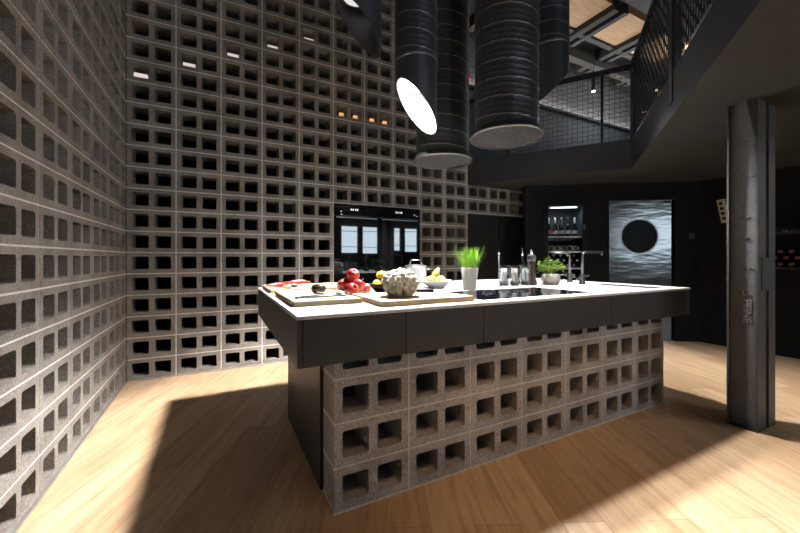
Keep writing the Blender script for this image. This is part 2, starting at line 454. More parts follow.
# mezzanine slab with its edge beam
K = Vector((4.30, 2.43)); NV = Vector((-2.327, -1.823)).normalized(); LV = Vector((-1.115, 1.63)).normalized()
Lp = K + LV * ((BY + .19 - K.y) / LV.y); Np = K + NV * 4.95
def prism(mb, poly, z0, z1, m=0, mt=None, mbm=None):
    a = [mb.av((x, y, z0)) for x, y in poly]; b = [mb.av((x, y, z1)) for x, y in poly]
    n = len(poly)
    for k in range(n): mb.face((a[k], a[(k + 1) % n], b[(k + 1) % n], b[k]), m)
    mb.face(a[::-1], m if mbm is None else mbm); mb.face(b, m if mt is None else mt)
mb = MB()
prism(mb, [tuple(Lp), tuple(K), tuple(Np), (LX, Np.y), (LX, -3.1), (9, -3.1), (9, BY + .19)], SOF, SLT, 0, None, 1)
struct(mb.build('ceiling_mezzanine', [M['slab'], M['soffit']]), 'mezzanine slab: dark edge beam, grey soffit')
# upper floor walls and roof
mb = MB(); mb.box(xe, BY + .05, SLT, 9, BY + .19, 3.62)
struct(mb.build('wall_upper', M['tile']), 'dark tiled upper wall below the light strip')
mb = MB(); mb.box(xe, BY + .10, 3.62, 9, BY + .19, CEIL)
struct(mb.build('wall_upper_brick', M['brick']), 'grey brick upper wall above the light strip')
struct(MB().box(8.9, FY, 0, 9.0, BY + .19, CEIL).build('wall_upper_right', M['greywall']))
struct(MB().box(LX, FY - .2, CEIL, 9, BY + .19, CEIL + .1).build('ceiling', M['beam']), 'dark roof deck')
def beam(x0, y0, z0, x1, y1, z1, m): return struct(MB().box(x0, y0, z0, x1, y1, z1).build('trim_%d' % (len([q for q in C.objects if q.name.startswith('trim_')]) + 1), M[m]))
beam(LX, 2.2, 4.42, 8.9, 2.7, CEIL, 'beam')
beam(xe, 3.74, 4.36, 8.9, 3.86, CEIL, 'beamb')
for bx in (3.2, 4.66, 5.60, 6.7):
    beam(bx, 2.85, 4.44, bx + .10, 4.1, CEIL, 'beamb'); beam(bx + .22, 2.85, 4.46, bx + .30, 4.1, CEIL, 'beam')
beam(xe, 3.42, 4.47, 8.9, 3.50, CEIL, 'beam')
for k, (x0, x1, t) in enumerate(((3.55, 4.63, 'wooden roof panel partly hidden behind the right cut-off duct'), (5.0, 5.58, 'wooden roof panel between the dark beams, left of the perforated railing'), (5.94, 6.66, 'wooden roof panel beyond the perforated railing'))):
    tag(MB().box(x0, 2.86, 4.5, x1, 3.41, CEIL).build('roof_panel', M['roofwood'], loc=(x0, 3.1, 4.5)), t, 'ceiling panel', 'wooden roof panels')

# ================================================================== COLUMN
cx0, cx1, cy0, cy1 = 3.144, 3.430, .985, 1.144
col = thing('steel_column', 'old grey steel column of two channels with rolled letters on its web', 'column', (3.287, 1.065, 0))
def channel(x0, x1, wx0, wx1):
    m = MB(); t = .012
    m.box(x0, cy0, 0, x1, cy0 + t, SOF); m.box(x0, cy1 - t, 0, x1, cy1, SOF); m.box(wx0, cy0 + t, 0, wx1, cy1 - t, SOF, 1)
    return m
channel(cx0, 3.276, 3.174, 3.184).build('channel', [M['columnf'], M['column']], col)
channel(3.322, cx1, 3.392, 3.402).build('channel', [M['columnf'], M['column']], col)
m = MB()
for z0, z1 in ((.93, 1.15),): m.rbox(3.20, cy0 - .008, z0, 3.40, cy0, z1, .002)
m.build('batten_plate', M['columnf'], col)
m = MB(); m.T = Matrix.Translation((3.131, 1.062, 2.19)) @ Matrix.Rotation(-.16, 4, 'X')
m.rbox(-.012, -.027, -.245, .012, .027, .008, .002); m.build('diagonal_brace', M['column'], col)
m = MB(); m.box(cx0 - .004, cy0 - .003, 0, cx1 + .004, cy1 + .003, .006); m.build('base_plate', M['blackmetal'], col)
m = MB()
for z, n in ((1.70, 6), (1.415, 5), (1.28, 4), (1.07, 7), (1.5, 2), (.93, 3)):
    for k in range(n): m.ball((3.173, 1.075 - .012 * k + random.uniform(-.004, .004), z + random.uniform(-.006, .006)), random.uniform(.004, .008), sub=1, jit=.25)
m.build('weld_marks', M['columnf'], col)
def text_mesh(body, size, ext, name, mat, mtx, parent):
    cu = bpy.data.curves.new('t', 'FONT'); cu.body = body; cu.size = size; cu.extrude = ext
    to = bpy.data.objects.new('t', cu); C.objects.link(to)
    bpy.context.view_layer.update()
    me = to.to_mesh().copy(); bpy.data.objects.remove(to)
    m = MB(); m.T = mtx
    o0 = 0
    for v in me.vertices: m.av(v.co)
    for p in me.polygons: m.face(list(p.vertices))
    bpy.data.meshes.remove(me)
    return m.build(name, mat, parent)
# local x -> down (-z), local y -> towards the camera side (-y), local z -> -x
tm = Matrix(((0, 0, -1, 3.173), (0, -1, 0, 1.066), (-1, 0, 0, .868), (0, 0, 0, 1)))
text_mesh('PEINE', .062, .003, 'rolled_letters', M['letters'], tm, col)
m = MB(); m.tube([(3.172, 1.080 - .05 * k / 10 - .01 * math.sin(k), .93 - .004 * k + .012 * math.sin(k * .9)) for k in range(11)], .003, 6)
m.build('rolled_mark', M['letters'], col)

# ================================================================== KITCHEN ISLAND
ix0, ix1, iy0, iy1, TZ = .277, 3.30, 1.425, 2.968, .915
bx0, by0, IP = .4546, 1.529, .3821
isl = thing('kitchen_island', 'long kitchen island, white worktop and black drawers on a hollow-block base', 'kitchen island', (1.8, 2.2, 0))
fz0 = .706
m = MB(); 
# worktop with openings for hob and sink trough
hob = (1.30, 2.235, 1.525, 2.0); snk = (2.975, 3.105, 1.52, 2.02)
xs = sorted({ix0, ix1, hob[0], hob[1], snk[0], snk[1]}); ys = sorted({iy0, iy1, hob[2], hob[3], snk[2], snk[3]})
for a, b in zip(xs, xs[1:]):
    for c, d in zip(ys, ys[1:]):
        mx, my = (a + b) / 2, (c + d) / 2
        if any(h[0] < mx < h[1] and h[2] < my < h[3] for h in (hob, snk)): continue
        m.box(a, c, TZ - .012, b, d, TZ)
m.build('worktop', M['worktop'], isl)
m = MB(); m.box(ix0, iy0 - .002, TZ - .0145, ix1, iy0, TZ - .004); m.box(ix0 - .002, iy0 - .002, TZ - .0145, ix0, iy1, TZ - .004)
m.build('worktop_edge', M['edge'], isl)
m = MB().rbox(ix0, iy0 + .002, fz0, ix0 + .02, iy1, TZ - .015, .0015); m.build('end_panel', M['fascia'], isl)
m = MB().rbox(ix1 - .02, iy0 + .002, fz0, ix1, iy1, TZ - .015, .0015); m.build('end_panel', M['fascia'], isl)
m = MB().rbox(ix0 + .02, iy1 - .02, fz0, ix1 - .02, iy1, TZ - .015, .0015); m.build('back_panel', M['fascia'], isl)
m = MB().box(ix0 + .02, iy0 + .024, fz0 + .004, ix1 - .02, iy1 - .02, fz0 + .02); m.build('underside', M['plinth'], isl)
sx = [ix0 + .0225, .764, 1.221, 2.292, ix1 - .0225]
for a, b in zip(sx, sx[1:]):
    MB().rbox(a + .0015, iy0 + .002, fz0, b - .0015, iy0 + .022, TZ - .015, .0012).build('drawer', M['fascia'], isl)
m = MB().box(.447, 1.735, 0, 3.12, 2.64, fz0 + .004); m.build('plinth', M['plinth'], isl)
fr = lambda u, z, n: (bx0 + u, by0 + n, z)
m = MB()
IR = .199
for c in range(7):
    for r in range(4):
        block(m, fr, c * IP, IP, .006 + r * IR, .19, rh=IR)
        u = c * IP
        strip(m, fr, u, r * IR, u + IP, r * IR + .012); strip(m, fr, u + IP - .006, r * IR, u + IP + .006, r * IR + IR, .0021)
xr = bx0 + 7 * IP
for r in range(4):      # outer ends and the closed bed below
    z0, z1 = .006 + r * IR + .005, .006 + (r + 1) * IR - .005
    m.box(bx0 + .0052, by0 + .0002, z0, bx0 + .0065, by0 + .19, z1); m.box(xr - .0065, by0 + .0002, z0, xr - .0052, by0 + .19, z1)
    m.box(bx0 + .007, by0 + .004, r * IR - .002, xr - .007, by0 + .19, r * IR + .011, 1)
    m.box(bx0 + .004, by0 + .0045, r * IR - .002 if r else 0, bx0 + .0075, by0 + .19, r * IR + .013, 1); m.box(xr - .0075, by0 + .0045, r * IR - .002 if r else 0, xr - .004, by0 + .19, r * IR + .013, 1)
m.build('block_base', [M['block_island'], M['mortar']], isl)

t = thing('induction_hob', 'black glass induction hob set into the white worktop', 'hob', ((hob[0] + hob[1]) / 2, (hob[2] + hob[3]) / 2, TZ - .012))
MB().rbox(hob[0] + .001, hob[2] + .001, TZ - .011, hob[1] - .001, hob[3] - .001, TZ + .0015, .001).build('glass_top', M['blackglass'], t)
m = MB()
for cxh, cyh, rr in ((1.52, 1.83, .09), (1.52, 1.65, .07), (2.02, 1.83, .07), (2.02, 1.65, .09), (1.77, 1.75, .10)):
    a = m.ring((cxh, cyh, TZ + .0017), (1, 0, 0), (0, 1, 0), rr, 32); b = m.ring((cxh, cyh, TZ + .0017), (1, 0, 0), (0, 1, 0), rr - .002, 32)
    for k in range(32): m.face((a[k], a[(k + 1) % 32], b[(k + 1) % 32], b[k]))
m.build('zone_rings', M['gun'], t)
t = thing('sink_trough', 'narrow dark sink trough let into the right end of the worktop', 'sink', (snk[0], snk[2], TZ - .15))
m = MB(); w_ = .004
m.box(snk[0], snk[2], TZ - .15, snk[1], snk[3], TZ - .145)
m.box(snk[0], snk[2], TZ - .145, snk[0] + w_, snk[3], TZ - .001); m.box(snk[1] - w_, snk[2], TZ - .145, snk[1], snk[3], TZ - .001)
m.box(snk[0] + w_, snk[2], TZ - .145, snk[1] - w_, snk[2] + w_, TZ - .001); m.box(snk[0] + w_, snk[3] - w_, TZ - .145, snk[1] - w_, snk[3], TZ - .001)
m.build('basin', M['gun'], t)
MB().lathe([(.03, 0), (.03, .004), (.02, .006)], ((snk[0] + snk[1]) / 2, 1.75, TZ - .145), 20).build('drain', M['steel'], t)

def tap(loc, dx, dy, label):
    t = thing('tap', label, 'tap', loc, 'black taps on the island')
    x, y, z = loc; L = math.hypot(dx, dy); ux, uy = dx / L, dy / L
    H = .285
    MB().lathe([(.026, 0), (.026, .012), (.022, .016), (.022, .085), (.018, .09)], loc, 20).build('body', M['gun'], t)
    pts = [(x, y, z + .085)] + [(x, y, z + H - .045)] + [(x + ux * .045 * (1 - math.cos(a)), y + uy * .045 * (1 - math.cos(a)), z + H - .045 + .045 * math.sin(a)) for a in (.4, .8, 1.2, PI / 2)] + [(x + dx, y + dy, z + H)]
    s_ = MB().tube(pts, .0105, 12).build('spout', M['gun'], t)
    MB().tube([(x + dx - ux * .012, y + dy - uy * .012, z + H - .010), (x + dx - ux * .012, y + dy - uy * .012, z + H - .026)], .008, 10).build('nozzle', M['chrome'], s_)
    MB().tube([(x + ux * .02, y + uy * .02, z + .062), (x + ux * .09, y + uy * .09, z + .075)], [.008, .005], 10).build('lever', M['gun'], t)
    MB().tube([(x - ux * .02, y - uy * .02, z + .05), (x - ux * .05, y - uy * .05, z + .05)], .012, 12).build('knob', M['gun'], t)
tap((3.03, 2.29, TZ), -.16, .08, 'rear black tap with its spout swung left, beside the white herb pot')
tap((2.892, 2.06, TZ), .26, -.02, 'front black tap with its spout swung right over the sink trough')

# ================================================================== OVENS AND CABINETS
ox = [LX + 5 * PW, LX + 6.5 * PW, LX + 8 * PW]
tr = MB()
tr.box(ox[0], BY + .02, .80, ox[2], BY + .6, .804)
for k, lb in ((0, 'left black glass built-in oven in the block wall'), (1, 'right black glass built-in oven in the block wall')):
    a, b = ox[k] + .004, ox[k + 1] - .003
    t = thing('built_in_oven', lb, 'oven', ((a + b) / 2, BY, .802), 'built-in ovens in the block wall')
    MB().box(a, BY + .018, .802, b, BY + .55, 1.797).build('body', M['blackmetal'], t)
    cp = MB().rbox(a, BY - .006, 1.655, b, BY + .018, 1.796, .002).build('control_panel', M['blackglass'], t)
    d = MB().rbox(a, BY - .006, 1.035, b, BY + .018, 1.650, .002).build('oven_door', M['blackglass'], t)
    MB().rbox(a + .03, BY - .010, 1.628, b - .03, BY - .006, 1.640, .001).build('handle_strip', M['gun'], d)
    MB().rbox(a, BY - .006, .803, b, BY + .018, 1.030, .002).build('drawer', M['blackglass'], t)
    xc = a + .255 if k == 0 else a + .27
    ds = MB()
    for j in range(4):
        q = xc - .045 + j * .024 + (.008 if j > 1 else 0)
        ds.box(q, BY - .0075, 1.722, q + .014, BY - .006, 1.727); ds.box(q, BY - .0075, 1.737, q + .014, BY - .006, 1.742); ds.box(q, BY - .0075, 1.727, q + .004, BY - .006, 1.737); ds.box(q + .010, BY - .0075, 1.727, q + .014, BY - .006, 1.737)
    ds.build('display', M['display'], cp)
    for q in ((a + .08, 1.70), (a + .086, 1.665)) if k == 0 else ((b - .09, 1.71), (b - .055, 1.695)): MB().box(q[0], BY - .0075, q[1], q[0] + .018, BY - .006, q[1] + .006).build('touch_icon', M['display'], cp)
struct(MB().box(ox[0] - .0, BY + .021, .797, ox[2], BY + .6, .801).build('trim_niche', M['plinth']))
cabx = [xe + .004, xe + (xf - xe) * .56, xf - .004]
for k, lb in ((0, 'left tall black cupboard below the short run of blocks'), (1, 'right tall black cupboard below the short run of blocks')):
    a, b = cabx[k] + .002, cabx[k + 1] - .014 * (1 - k) - .002
    t = thing('tall_cupboard', lb, 'cupboard', ((a + b) / 2, BY + .3, 0), 'tall black cupboards')
    MB().box(a, BY + .075, 0, b, BY + .55, 1.79).build('carcass', M['plinth'], t)
    MB().rbox(a, BY + .05, .02, b, BY + .074, 1.785, .002).build('door', M['cupboard'], t)

# ================================================================== WINE CABINET, DOOR AND SWITCH on the far wall (u, n, z)
def wa(p): return TA @ Vector(p)
WG = lambda p: tuple(wa(p))
fl = WG((.541, -.3, .60))
t = thing('wine_cabinet', 'black built-in wine cabinet with a lit interior', 'wine cabinet', fl)
def amb(): q = MB(); q.T = TA; return q
m = amb()
u0, u1, z0, z1 = .246, .836, .602, 1.943
m.box(u0, -.50, z0, u1, -.48, z1); m.box(u0, -.48, z0, u0 + .03, 0, z1); m.box(u1 - .03, -.48, z0, u1, 0, z1); m.box(u0 + .03, -.48, z1 - .03, u1 - .03, 0, z1); m.box(u0 + .03, -.48, z0, u1 - .03, 0, z0 + .03)
m.build('cabinet_body', M['bluegrey'], t)
m = amb(); b_ = .068
m.rbox(u0 - .002, .001, z0, u0 + b_, .018, z1, .002); m.rbox(u1 - b_ + .01, .001, z0, u1 + .002, .018, z1, .002); m.rbox(u0 + b_, .001, z1 - .05, u1 - b_ + .01, .018, z1, .002); m.rbox(u0 + b_, .001, z0, u1 - b_ + .01, .018, z0 + .06, .002)
m.build('door_frame', M['switch'], t)
amb().box(.36, -.06, 1.874, .72, -.03, 1.884).build('light_strip', M['fridgeled'], t)
for zz in (1.44, 1.225, .985): amb().rbox(u0 + .032, -.44, zz, u1 - .032, -.015, zz + .022, .002).build('shelf', M['steel'], t)
amb().rbox(u1 - .045, .018, 1.55, u1 - .030, .03, 1.62, .002).build('handle', M['gun'], t)
ld = bpy.data.lights.new('wine_cabinet_lamp', 'AREA'); ld.energy = 1.3; ld.size = .36; ld.size_y = .03; ld.shape = 'RECTANGLE'; ld.color = (.85, .93, 1)
lo = bpy.data.objects.new('wine_cabinet_lamp', ld); C.objects.link(lo); lo.parent = t
lo.matrix_parent_inverse = Matrix.Identity(4)
lo.matrix_basis = Matrix.Translation(Vector(WG((.54, -.05, 1.868))) - Vector(fl)) @ Matrix.Rotation(math.atan2(AD.y, AD.x), 4, 'Z')
def champagne(u, n, zb, label, foil, lab):
    t = thing('champagne_bottle', label, 'bottle', WG((u, n, zb)), 'champagne bottles standing on the lit shelf')
    c = t.location
    MB().lathe([(.032, 0), (.035, .004), (.035, .11), (.030, .145), (.016, .195), (.013, .235)], c, 18).build('bottle', M['bottle'], t)
    MB().lathe([(.0185, .188), (.0155, .225), (.0155, .262), (.012, .272), (.005, .275)], c, 16).build('foil', M[foil], t)
    MB().lathe([(.0357, .040), (.0357, .085)], c, 18, capb=False, capt=False).build('label', M[lab], t)
for u, lb, f_, l_ in ((.346, 'leftmost champagne bottle in the wine cabinet, with a red label', 'foil', 'redlabel'), (.434, 'second champagne bottle from the left in the wine cabinet, pale gold foil', 'goldfoil', 'label'), (.524, 'middle champagne bottle on the lit shelf of the wine cabinet', 'gun', 'label'), (.616, 'fourth champagne bottle from the left in the wine cabinet, dark foil', 'blackmetal', 'label'), (.708, 'rightmost champagne bottle in the wine cabinet, bright silver foil', 'foil', 'label')):
    champagne(u, -.09, 1.462, lb, f_, l_)
# lying bottles: axis along n
def lying(u, z, label, group, capm, base_out):
    t = thing('wine_bottle', label, 'bottle', WG((u, -.03, z - .038)), group)
    q = MB(); q.T = TA @ Matrix.Translation((u, -.03, z)) @ Matrix.Rotation(PI / 2 if base_out else -PI / 2, 4, 'X')
    prof = [(.030, .004), (.038, 0), (.038, .18), (.030, .21), (.0145, .235), (.0145, .29)] if base_out else None
    if base_out:
        q.T = TA @ Matrix.Translation((u, -.03, z)) @ Matrix.Rotation(PI / 2, 4, 'X')
        q.lathe(prof, n=16).build('bottle', M['bottle'], t)
        r_ = MB(); r_.T = TA @ Matrix.Translation((u, -.03, z)) @ Matrix.Rotation(PI / 2, 4, 'X')
        r_.lathe([(.0345, -.002), (.0395, -.002), (.0395, .006), (.0345, .006), (.0345, -.002)], n=18, capb=False, capt=False).build('base_rim', M['foil'], t)
    else:
        q.T = TA @ Matrix.Translation((u, -.06, z)) @ Matrix.Rotation(PI / 2, 4, 'X')
        q.lathe([(.0150, .03), (.0150, .06), (.034, .10), (.034, .30)], n=12).build('bottle', M['bottle'], t)
        r_ = MB(); r_.T = q.T
        r_.lathe([(.008, -.003), (.0125, 0), (.0125, .05)], n=12).build('foil', M[capm], t)
for k, u in enumerate((.365, .450, .535, .620, .705)):
    lying(u, 1.287, ['leftmost', 'second from left', 'middle', 'fourth from left', 'rightmost'][k] + ' bottle lying base outwards on the middle shelf of the wine cabinet', 'bottles lying on the middle cabinet shelf', None, True)
rows = [(1.044, (.33, .42, .51, .60, .69), 'bottom'), (1.114, (.375, .465, .555, .645, .735), 'middle'), (1.184, (.33, .42, .51, .60, .69), 'top')]
for zz, uu, nm in rows:
    for k, u in enumerate(uu): lying(u, zz, '%s pale-capped bottle in the %s row of the stack below the wine cabinet shelf' % (['first', 'second', 'third', 'fourth', 'fifth'][k], nm), 'pale-capped bottles stacked in the cabinet', 'foil', False)
rows = [(.905, (.33, .42, .51, .60, .69), 'upper'), (.835, (.375, .465, .555, .645, .735), 'lower')]
for zz, uu, nm in rows:
    for k, u in enumerate(uu): lying(u, zz, '%s pale-capped bottle in the %s row under the lowest wine cabinet shelf' % (['first', 'second', 'third', 'fourth', 'fifth'][k], nm), 'pale-capped bottles under the lowest shelf', 'foil', False)
for k, u in enumerate((.33, .42, .51, .60, .69)): pass
# door
dl = WG((1.56, 0, 0))
dr = struct(thing('door_1', 'stainless steel swing door with a round porthole', 'door', dl))
del dr['category']
m = amb(); cu, cz, cr = 1.552, 1.453, .245; DU0, DU1, DZ1 = 1.137, 1.985, 1.955
ns = 48
for n_, flip in ((-.035, 1), (-.075, 0)):
    ringv = [m.av((cu + cr * math.cos(2 * PI * k / ns), n_, cz + cr * math.sin(2 * PI * k / ns))) for k in range(ns)]
    out = []
    for k in range(ns):
        a = 2 * PI * k / ns; dx, dz = math.cos(a), math.sin(a)
        s1 = ((DU1 - cu) / dx if dx > 1e-9 else ((DU0 - cu) / dx if dx < -1e-9 else 1e9)); s2 = ((DZ1 - cz) / dz if dz > 1e-9 else ((.006 - cz) / dz if dz < -1e-9 else 1e9))
        s_ = min(s1, s2); out.append((cu + dx * s_, cz + dz * s_))
    cor = [(DU1, DZ1), (DU0, DZ1), (DU0, .006), (DU1, .006)]
    ov = [m.av((p[0], n_, p[1])) for p in out]
    for k in range(ns):
        k2 = (k + 1) % ns; ids = [ringv[k], ov[k]]
        p, q = out[k], out[k2]
        for cc in cor:
            if abs(p[0] - q[0]) > 1e-6 and abs(p[1] - q[1]) > 1e-6 and min(p[0], q[0]) - 1e-6 <= cc[0] <= max(p[0], q[0]) + 1e-6 and min(p[1], q[1]) - 1e-6 <= cc[1] <= max(p[1], q[1]) + 1e-6: ids.append(m.av((cc[0], n_, cc[1])))
        ids += [ov[k2], ringv[k2]]
        m.face(ids if flip else ids[::-1])
m.build('door_leaf', M['stainless'], dr)
m = amb()
for k in range(ns):
    a, b = 2 * PI * k / ns, 2 * PI * (k + 1) / ns
    for r1, r2, n1, n2 in ((cr - .012, cr + .006, -.031, -.031), (cr + .006, cr + .006, -.031, -.036), (cr - .012, cr - .012, -.06, -.031)):
        m.quad((cu + r1 * math.cos(a), n1, cz + r1 * math.sin(a)), (cu + r1 * math.cos(b), n1, cz + r1 * math.sin(b)), (cu + r2 * math.cos(b), n2, cz + r2 * math.sin(b)), (cu + r2 * math.cos(a), n2, cz + r2 * math.sin(a)))
m.build('porthole_rim', M['gun'], dr)
m = amb(); rv = [m.av((cu + cr * math.cos(2 * PI * k / ns), -.055, cz + cr * math.sin(2 * PI * k / ns))) for k in range(ns)]; m.face(rv)
m.build('porthole_glass', M['switch'], dr)
m = amb(); m.box(1.119, -.14, 0, 1.135, .012, 1.974); m.box(1.987, -.14, 0, 2.0, .012, 1.974); m.box(1.135, -.14, 1.957, 1.987, .012, 1.974)
m.build('door_frame', M['switch'], dr)
amb().rbox(1.865, -.034, 1.925, 1.965, -.022, 1.942, .002).build('closer_plate', M['switch'], dr)
t = thing('light_switch', 'small black switch plate on the wall right of the steel door', 'switch', WG((2.19, 0, 1.41)))
amb().rbox(2.15, .001, 1.405, 2.235, .011, 1.49, .002).build('plate', M['switch'], t)
m = amb()
for a, b in ((2.163, 1.452), (2.197, 1.452), (2.163, 1.418), (2.197, 1.418)): m.rbox(a, .011, b, a + .027, .014, b + .027, .001)
m.build('button', M['blackmetal'], t)

# right wall: rack, black panel, cream strip
t = thing('wall_rack', 'dark open bottle rack on the right wall behind the column', 'rack', (RX - .15, 1.2, .96))
MB().box(RX - .02, .75, .96, RX - .001, 1.72, 2.0).build('back_panel', M['switch'], t)
for zz in (1.02, 1.415): MB().rbox(RX - .30, .75, zz, RX - .02, 1.72, zz + .022, .002).build('shelf', M['blackmetal'], t)
def rack_bottle(y, z, label):
    t = thing('red_capped_bottle', label, 'bottle', (RX - .16, y, z - .036), 'red-capped bottles lying in the rack')
    T_ = Matrix.Translation((RX - .30, y, z)) @ Matrix.Rotation(PI / 2, 4, 'Y')
    q = MB(); q.T = T_; q.lathe([(.0145, .03), (.0145, .06), (.036, .10), (.036, .27)], n=14).build('bottle', M['bottle'], t)
    q = MB(); q.T = T_; q.lathe([(.012, -.004), (.0175, 0), (.0175, .05)], n=14).build('foil', M['redfoil'], t)
for r_, zz in enumerate((1.079, 1.149, 1.219)):
    for k in range(4 - (r_ % 2)):
        y = 1.655 - (r_ % 2) * .045 - k * .09
        rack_bottle(y, zz, '%s bottle with red cap in the %s row of the right wall rack' % (['first', 'second', 'third', 'fourth'][k], ['lowest', 'middle', 'top'][r_]))
for k in range(4):
    y = 1.65 - k * .085
    t = thing('stemmed_glass', ['first', 'second', 'third', 'fourth'][k] + ' upturned stemmed glass from the column on the right wall rack', 'glass', (RX - .15, y, 1.438), 'glasses on the right wall rack')
    MB().lathe([(.034, 0), (.036, .06), (.026, .11), (.006, .13)], t.location, 16, capb=False).build('bowl', M['glass'], t)
    MB().lathe([(.004, .13), (.004, .205), (.03, .212), (.03, .216)], t.location, 16).build('stem', M['glass'], t)
t = thing('wall_box', 'narrow black box panel on the right wall, left of the column', 'wall box', (RX - .05, 2.11, .80))
MB().rbox(RX - .09, 2.03, .80, RX - .001, 2.19, 1.60, .004).build('casing', M['switch'], t)
t = thing('cream_strip', 'cream strip with a row of dark holes standing on the black wall box', 'strip', (RX - .06, 2.11, 1.602))
m = MB(); m.T = Matrix.Translation((RX - .05, 2.115, 1.602)) @ Matrix.Rotation(-.17, 4, 'X')
m.rbox(-.02, -.03, 0, .02, .045, .31, .004); m.build('strip_body', M['cream'], t)
m2 = MB(); m2.T = m.T
for k in range(4): m2.rbox(-.023, -.008, .04 + k * .066, -.019, .026, .078 + k * .066, .001)
m2.build('dark_hole', M['switch'], t)

# ================================================================== RAILINGS ON THE MEZZANINE
RT = 3.42
def P2(o_, d_, s): p = o_ + d_ * s; return p
t = thing('mesh_railing', 'black wire mesh railing along the far mezzanine edge', 'railing', (*K, SLT))
Lr = (Lp - K).length - .25
ang = math.atan2(LV.y, LV.x)
TL = Matrix.Translation((*(K - Vector((-LV.y, LV.x)) * .02), 0)) @ Matrix.Rotation(ang, 4, 'Z')
m = MB(); m.T = TL
nv = int(Lr / .057)
for k in range(1, nv): m.box(k * .057 - .002, -.002, SLT + .02, k * .057 + .002, .002, RT - .03)
for k in range(1, 16): m.box(0, -.0015, SLT + .02 + k * .057 - .002, Lr, .0025, SLT + .02 + k * .057 + .002)
m.build('wire_mesh', M['wire'], t)
m = MB(); m.T = TL; m.box(-.02, -.025, RT - .05, Lr, .025, RT).build('top_rail', M['rail'], t)
m = MB(); m.T = TL; m.box(0, -.02, SLT, Lr, .02, SLT + .025).build('bottom_rail', M['rail'], t)
for s in (.0, .304, 1.4):
    m = MB(); m.T = TL; m.box(s - .012, -.03, SLT - (.12 if s == 0 else 0), s + .014, .03, RT).build('post', M['rail'], t)
t = thing('perforated_railing', 'black perforated sheet railing on the diagonal mezzanine edge', 'railing', (*K, SLT))
ang = math.atan2(NV.y, NV.x)
TN = Matrix.Translation((*(K + Vector((NV.y, -NV.x)) * -.004), 0)) @ Matrix.Rotation(ang, 4, 'Z')
# perforated panel: cells with one slot each, staggered by half a cell per column
Ln = 4.4; cw, ch, sw, sh = .046, .105, .026, .070
def perf(s0, s1):
    m = MB(); m.T = TN
    n = int((s1 - s0) / cw); z0, z1 = SLT + .03, RT - .03
    for k in range(n):
        x0 = s0 + k * cw; x1 = x0 + cw; xa, xb = x0 + (cw - sw) / 2, x1 - (cw - sw) / 2
        m.quad((x0, 0, z0), (xa, 0, z0), (xa, 0, z1), (x0, 0, z1)); m.quad((xb, 0, z0), (x1, 0, z0), (x1, 0, z1), (xb, 0, z1))
        z = z0; off = (k % 2) * ch / 2
        zz = z0 - ch + off
        last = z0
        while zz < z1:
            a, b = max(z0, zz + ch - (ch - sh)), min(z1, zz + ch)
            if b > a: m.quad((xa, 0, a), (xb, 0, a), (xb, 0, b), (xa, 0, b))
            zz += ch
    o = m.build('perforated_sheet', M['sheet'], t)
    md = o.modifiers.new('thick', 'SOLIDIFY'); md.thickness = .004; md.offset = 0
perf(.06, 1.59); perf(1.66, 3.2)
m = MB(); m.T = TN; m.box(0, -.025, RT - .04, Ln, .025, RT).build('top_rail', M['rail'], t)
for s, zb in ((1.606, 2.30), (3.25, 2.30)):
    m = MB(); m.T = TN; m.box(s, -.012, zb, s + .085, .045, RT + .9 if s < 2 else RT).build('post', M['rail'], t)

# light ledge, pendants and small lamps upstairs
t = thing('led_strip_light', 'long white LED strip along the ledge of the upper wall', 'light', (6, BY, 3.60))
MB().box(xe + .02, BY - .03, 3.60, 8.8, BY + .05, 3.64).build('ledge', M['beam'], t)
MB().box(xe + .02, BY + .06, 3.6405, 8.8, BY + .085, 3.648).build('light_line', M['led'], t)
t = thing('pendant_spot', 'small black cylinder pendant hanging over the mezzanine', 'pendant lamp', (5.198, 3.511, 3.75))
MB().lathe([(.028, .012), (.032, .0), (.032, .19), (.01, .2)], t.location, 18).build('cylinder', M['blackmetal'], t)
MB().lathe([(.026, -.010), (.029, .004)], t.location, 18).build('lens', M['warmtip'], t)
MB().tube([(5.198, 3.511, 3.94), (5.198, 3.511, 4.48)], .004, 6).build('cable', M['blackmetal'], t)
for p, lb in (((7.0, 3.14, 4.40), 'small ceiling spot behind the perforated railing, uppermost of three'), ((6.63, 3.337, 4.013), 'small pendant spot behind the perforated railing, middle of three'), ((6.434, 3.438, 3.636), 'small pendant spot behind the perforated railing, lowest of three')):
    if p[2] > 4.3: p = (6.44, 2.93, 4.42)
    t = thing('spot_lamp', lb, 'lamp', p, 'small spots behind the perforated railing')
    MB().lathe([(.03, 0), (.034, .01), (.034, .10), (.008, .105)], p, 16).build('can', M['blackmetal'], t)
    MB().ball((p[0], p[1], p[2] - .008), .026, (1, 1, .6), 2).build('bulb', M['warmtip'], t)
    ld = bpy.data.lights.new('spot_bulb', 'POINT'); ld.energy = 8; ld.color = (.9, .95, 1); ld.shadow_soft_size = .03
    lo = bpy.data.objects.new('spot_bulb', ld); C.objects.link(lo); lo.parent = t; lo.location = (0, 0, -.06)
    MB().tube([(p[0], p[1], p[2] + .1), (p[0], p[1], CEIL)], .004, 6).build('cable', M['blackmetal'], t)
t = thing('fire_bell', 'small red round fire bell on the upper wall between two ducts', 'bell', (xe + .09, BY + .05, 3.72))
bl = MB(); bl.T = Matrix.Translation((xe + .07, BY + .10, 3.78)) @ Matrix.Rotation(PI / 2, 4, 'X')
bl.lathe([(.055, 0), (.055, .02), (.045, .04), (.015, .05)], n=20).build('gong', M['red'], t)
t = thing('added_uplight', 'unseen warm uplight added to brighten the wooden roof panels', 'lamp', (6.2, 2.6, SLT))  # added lamp, out of view, that warms the roof panels
MB().lathe([(.06, 0), (.06, .12), (.05, .12), (.05, .10)], t.location, 20).build('can', M['blackmetal'], t)
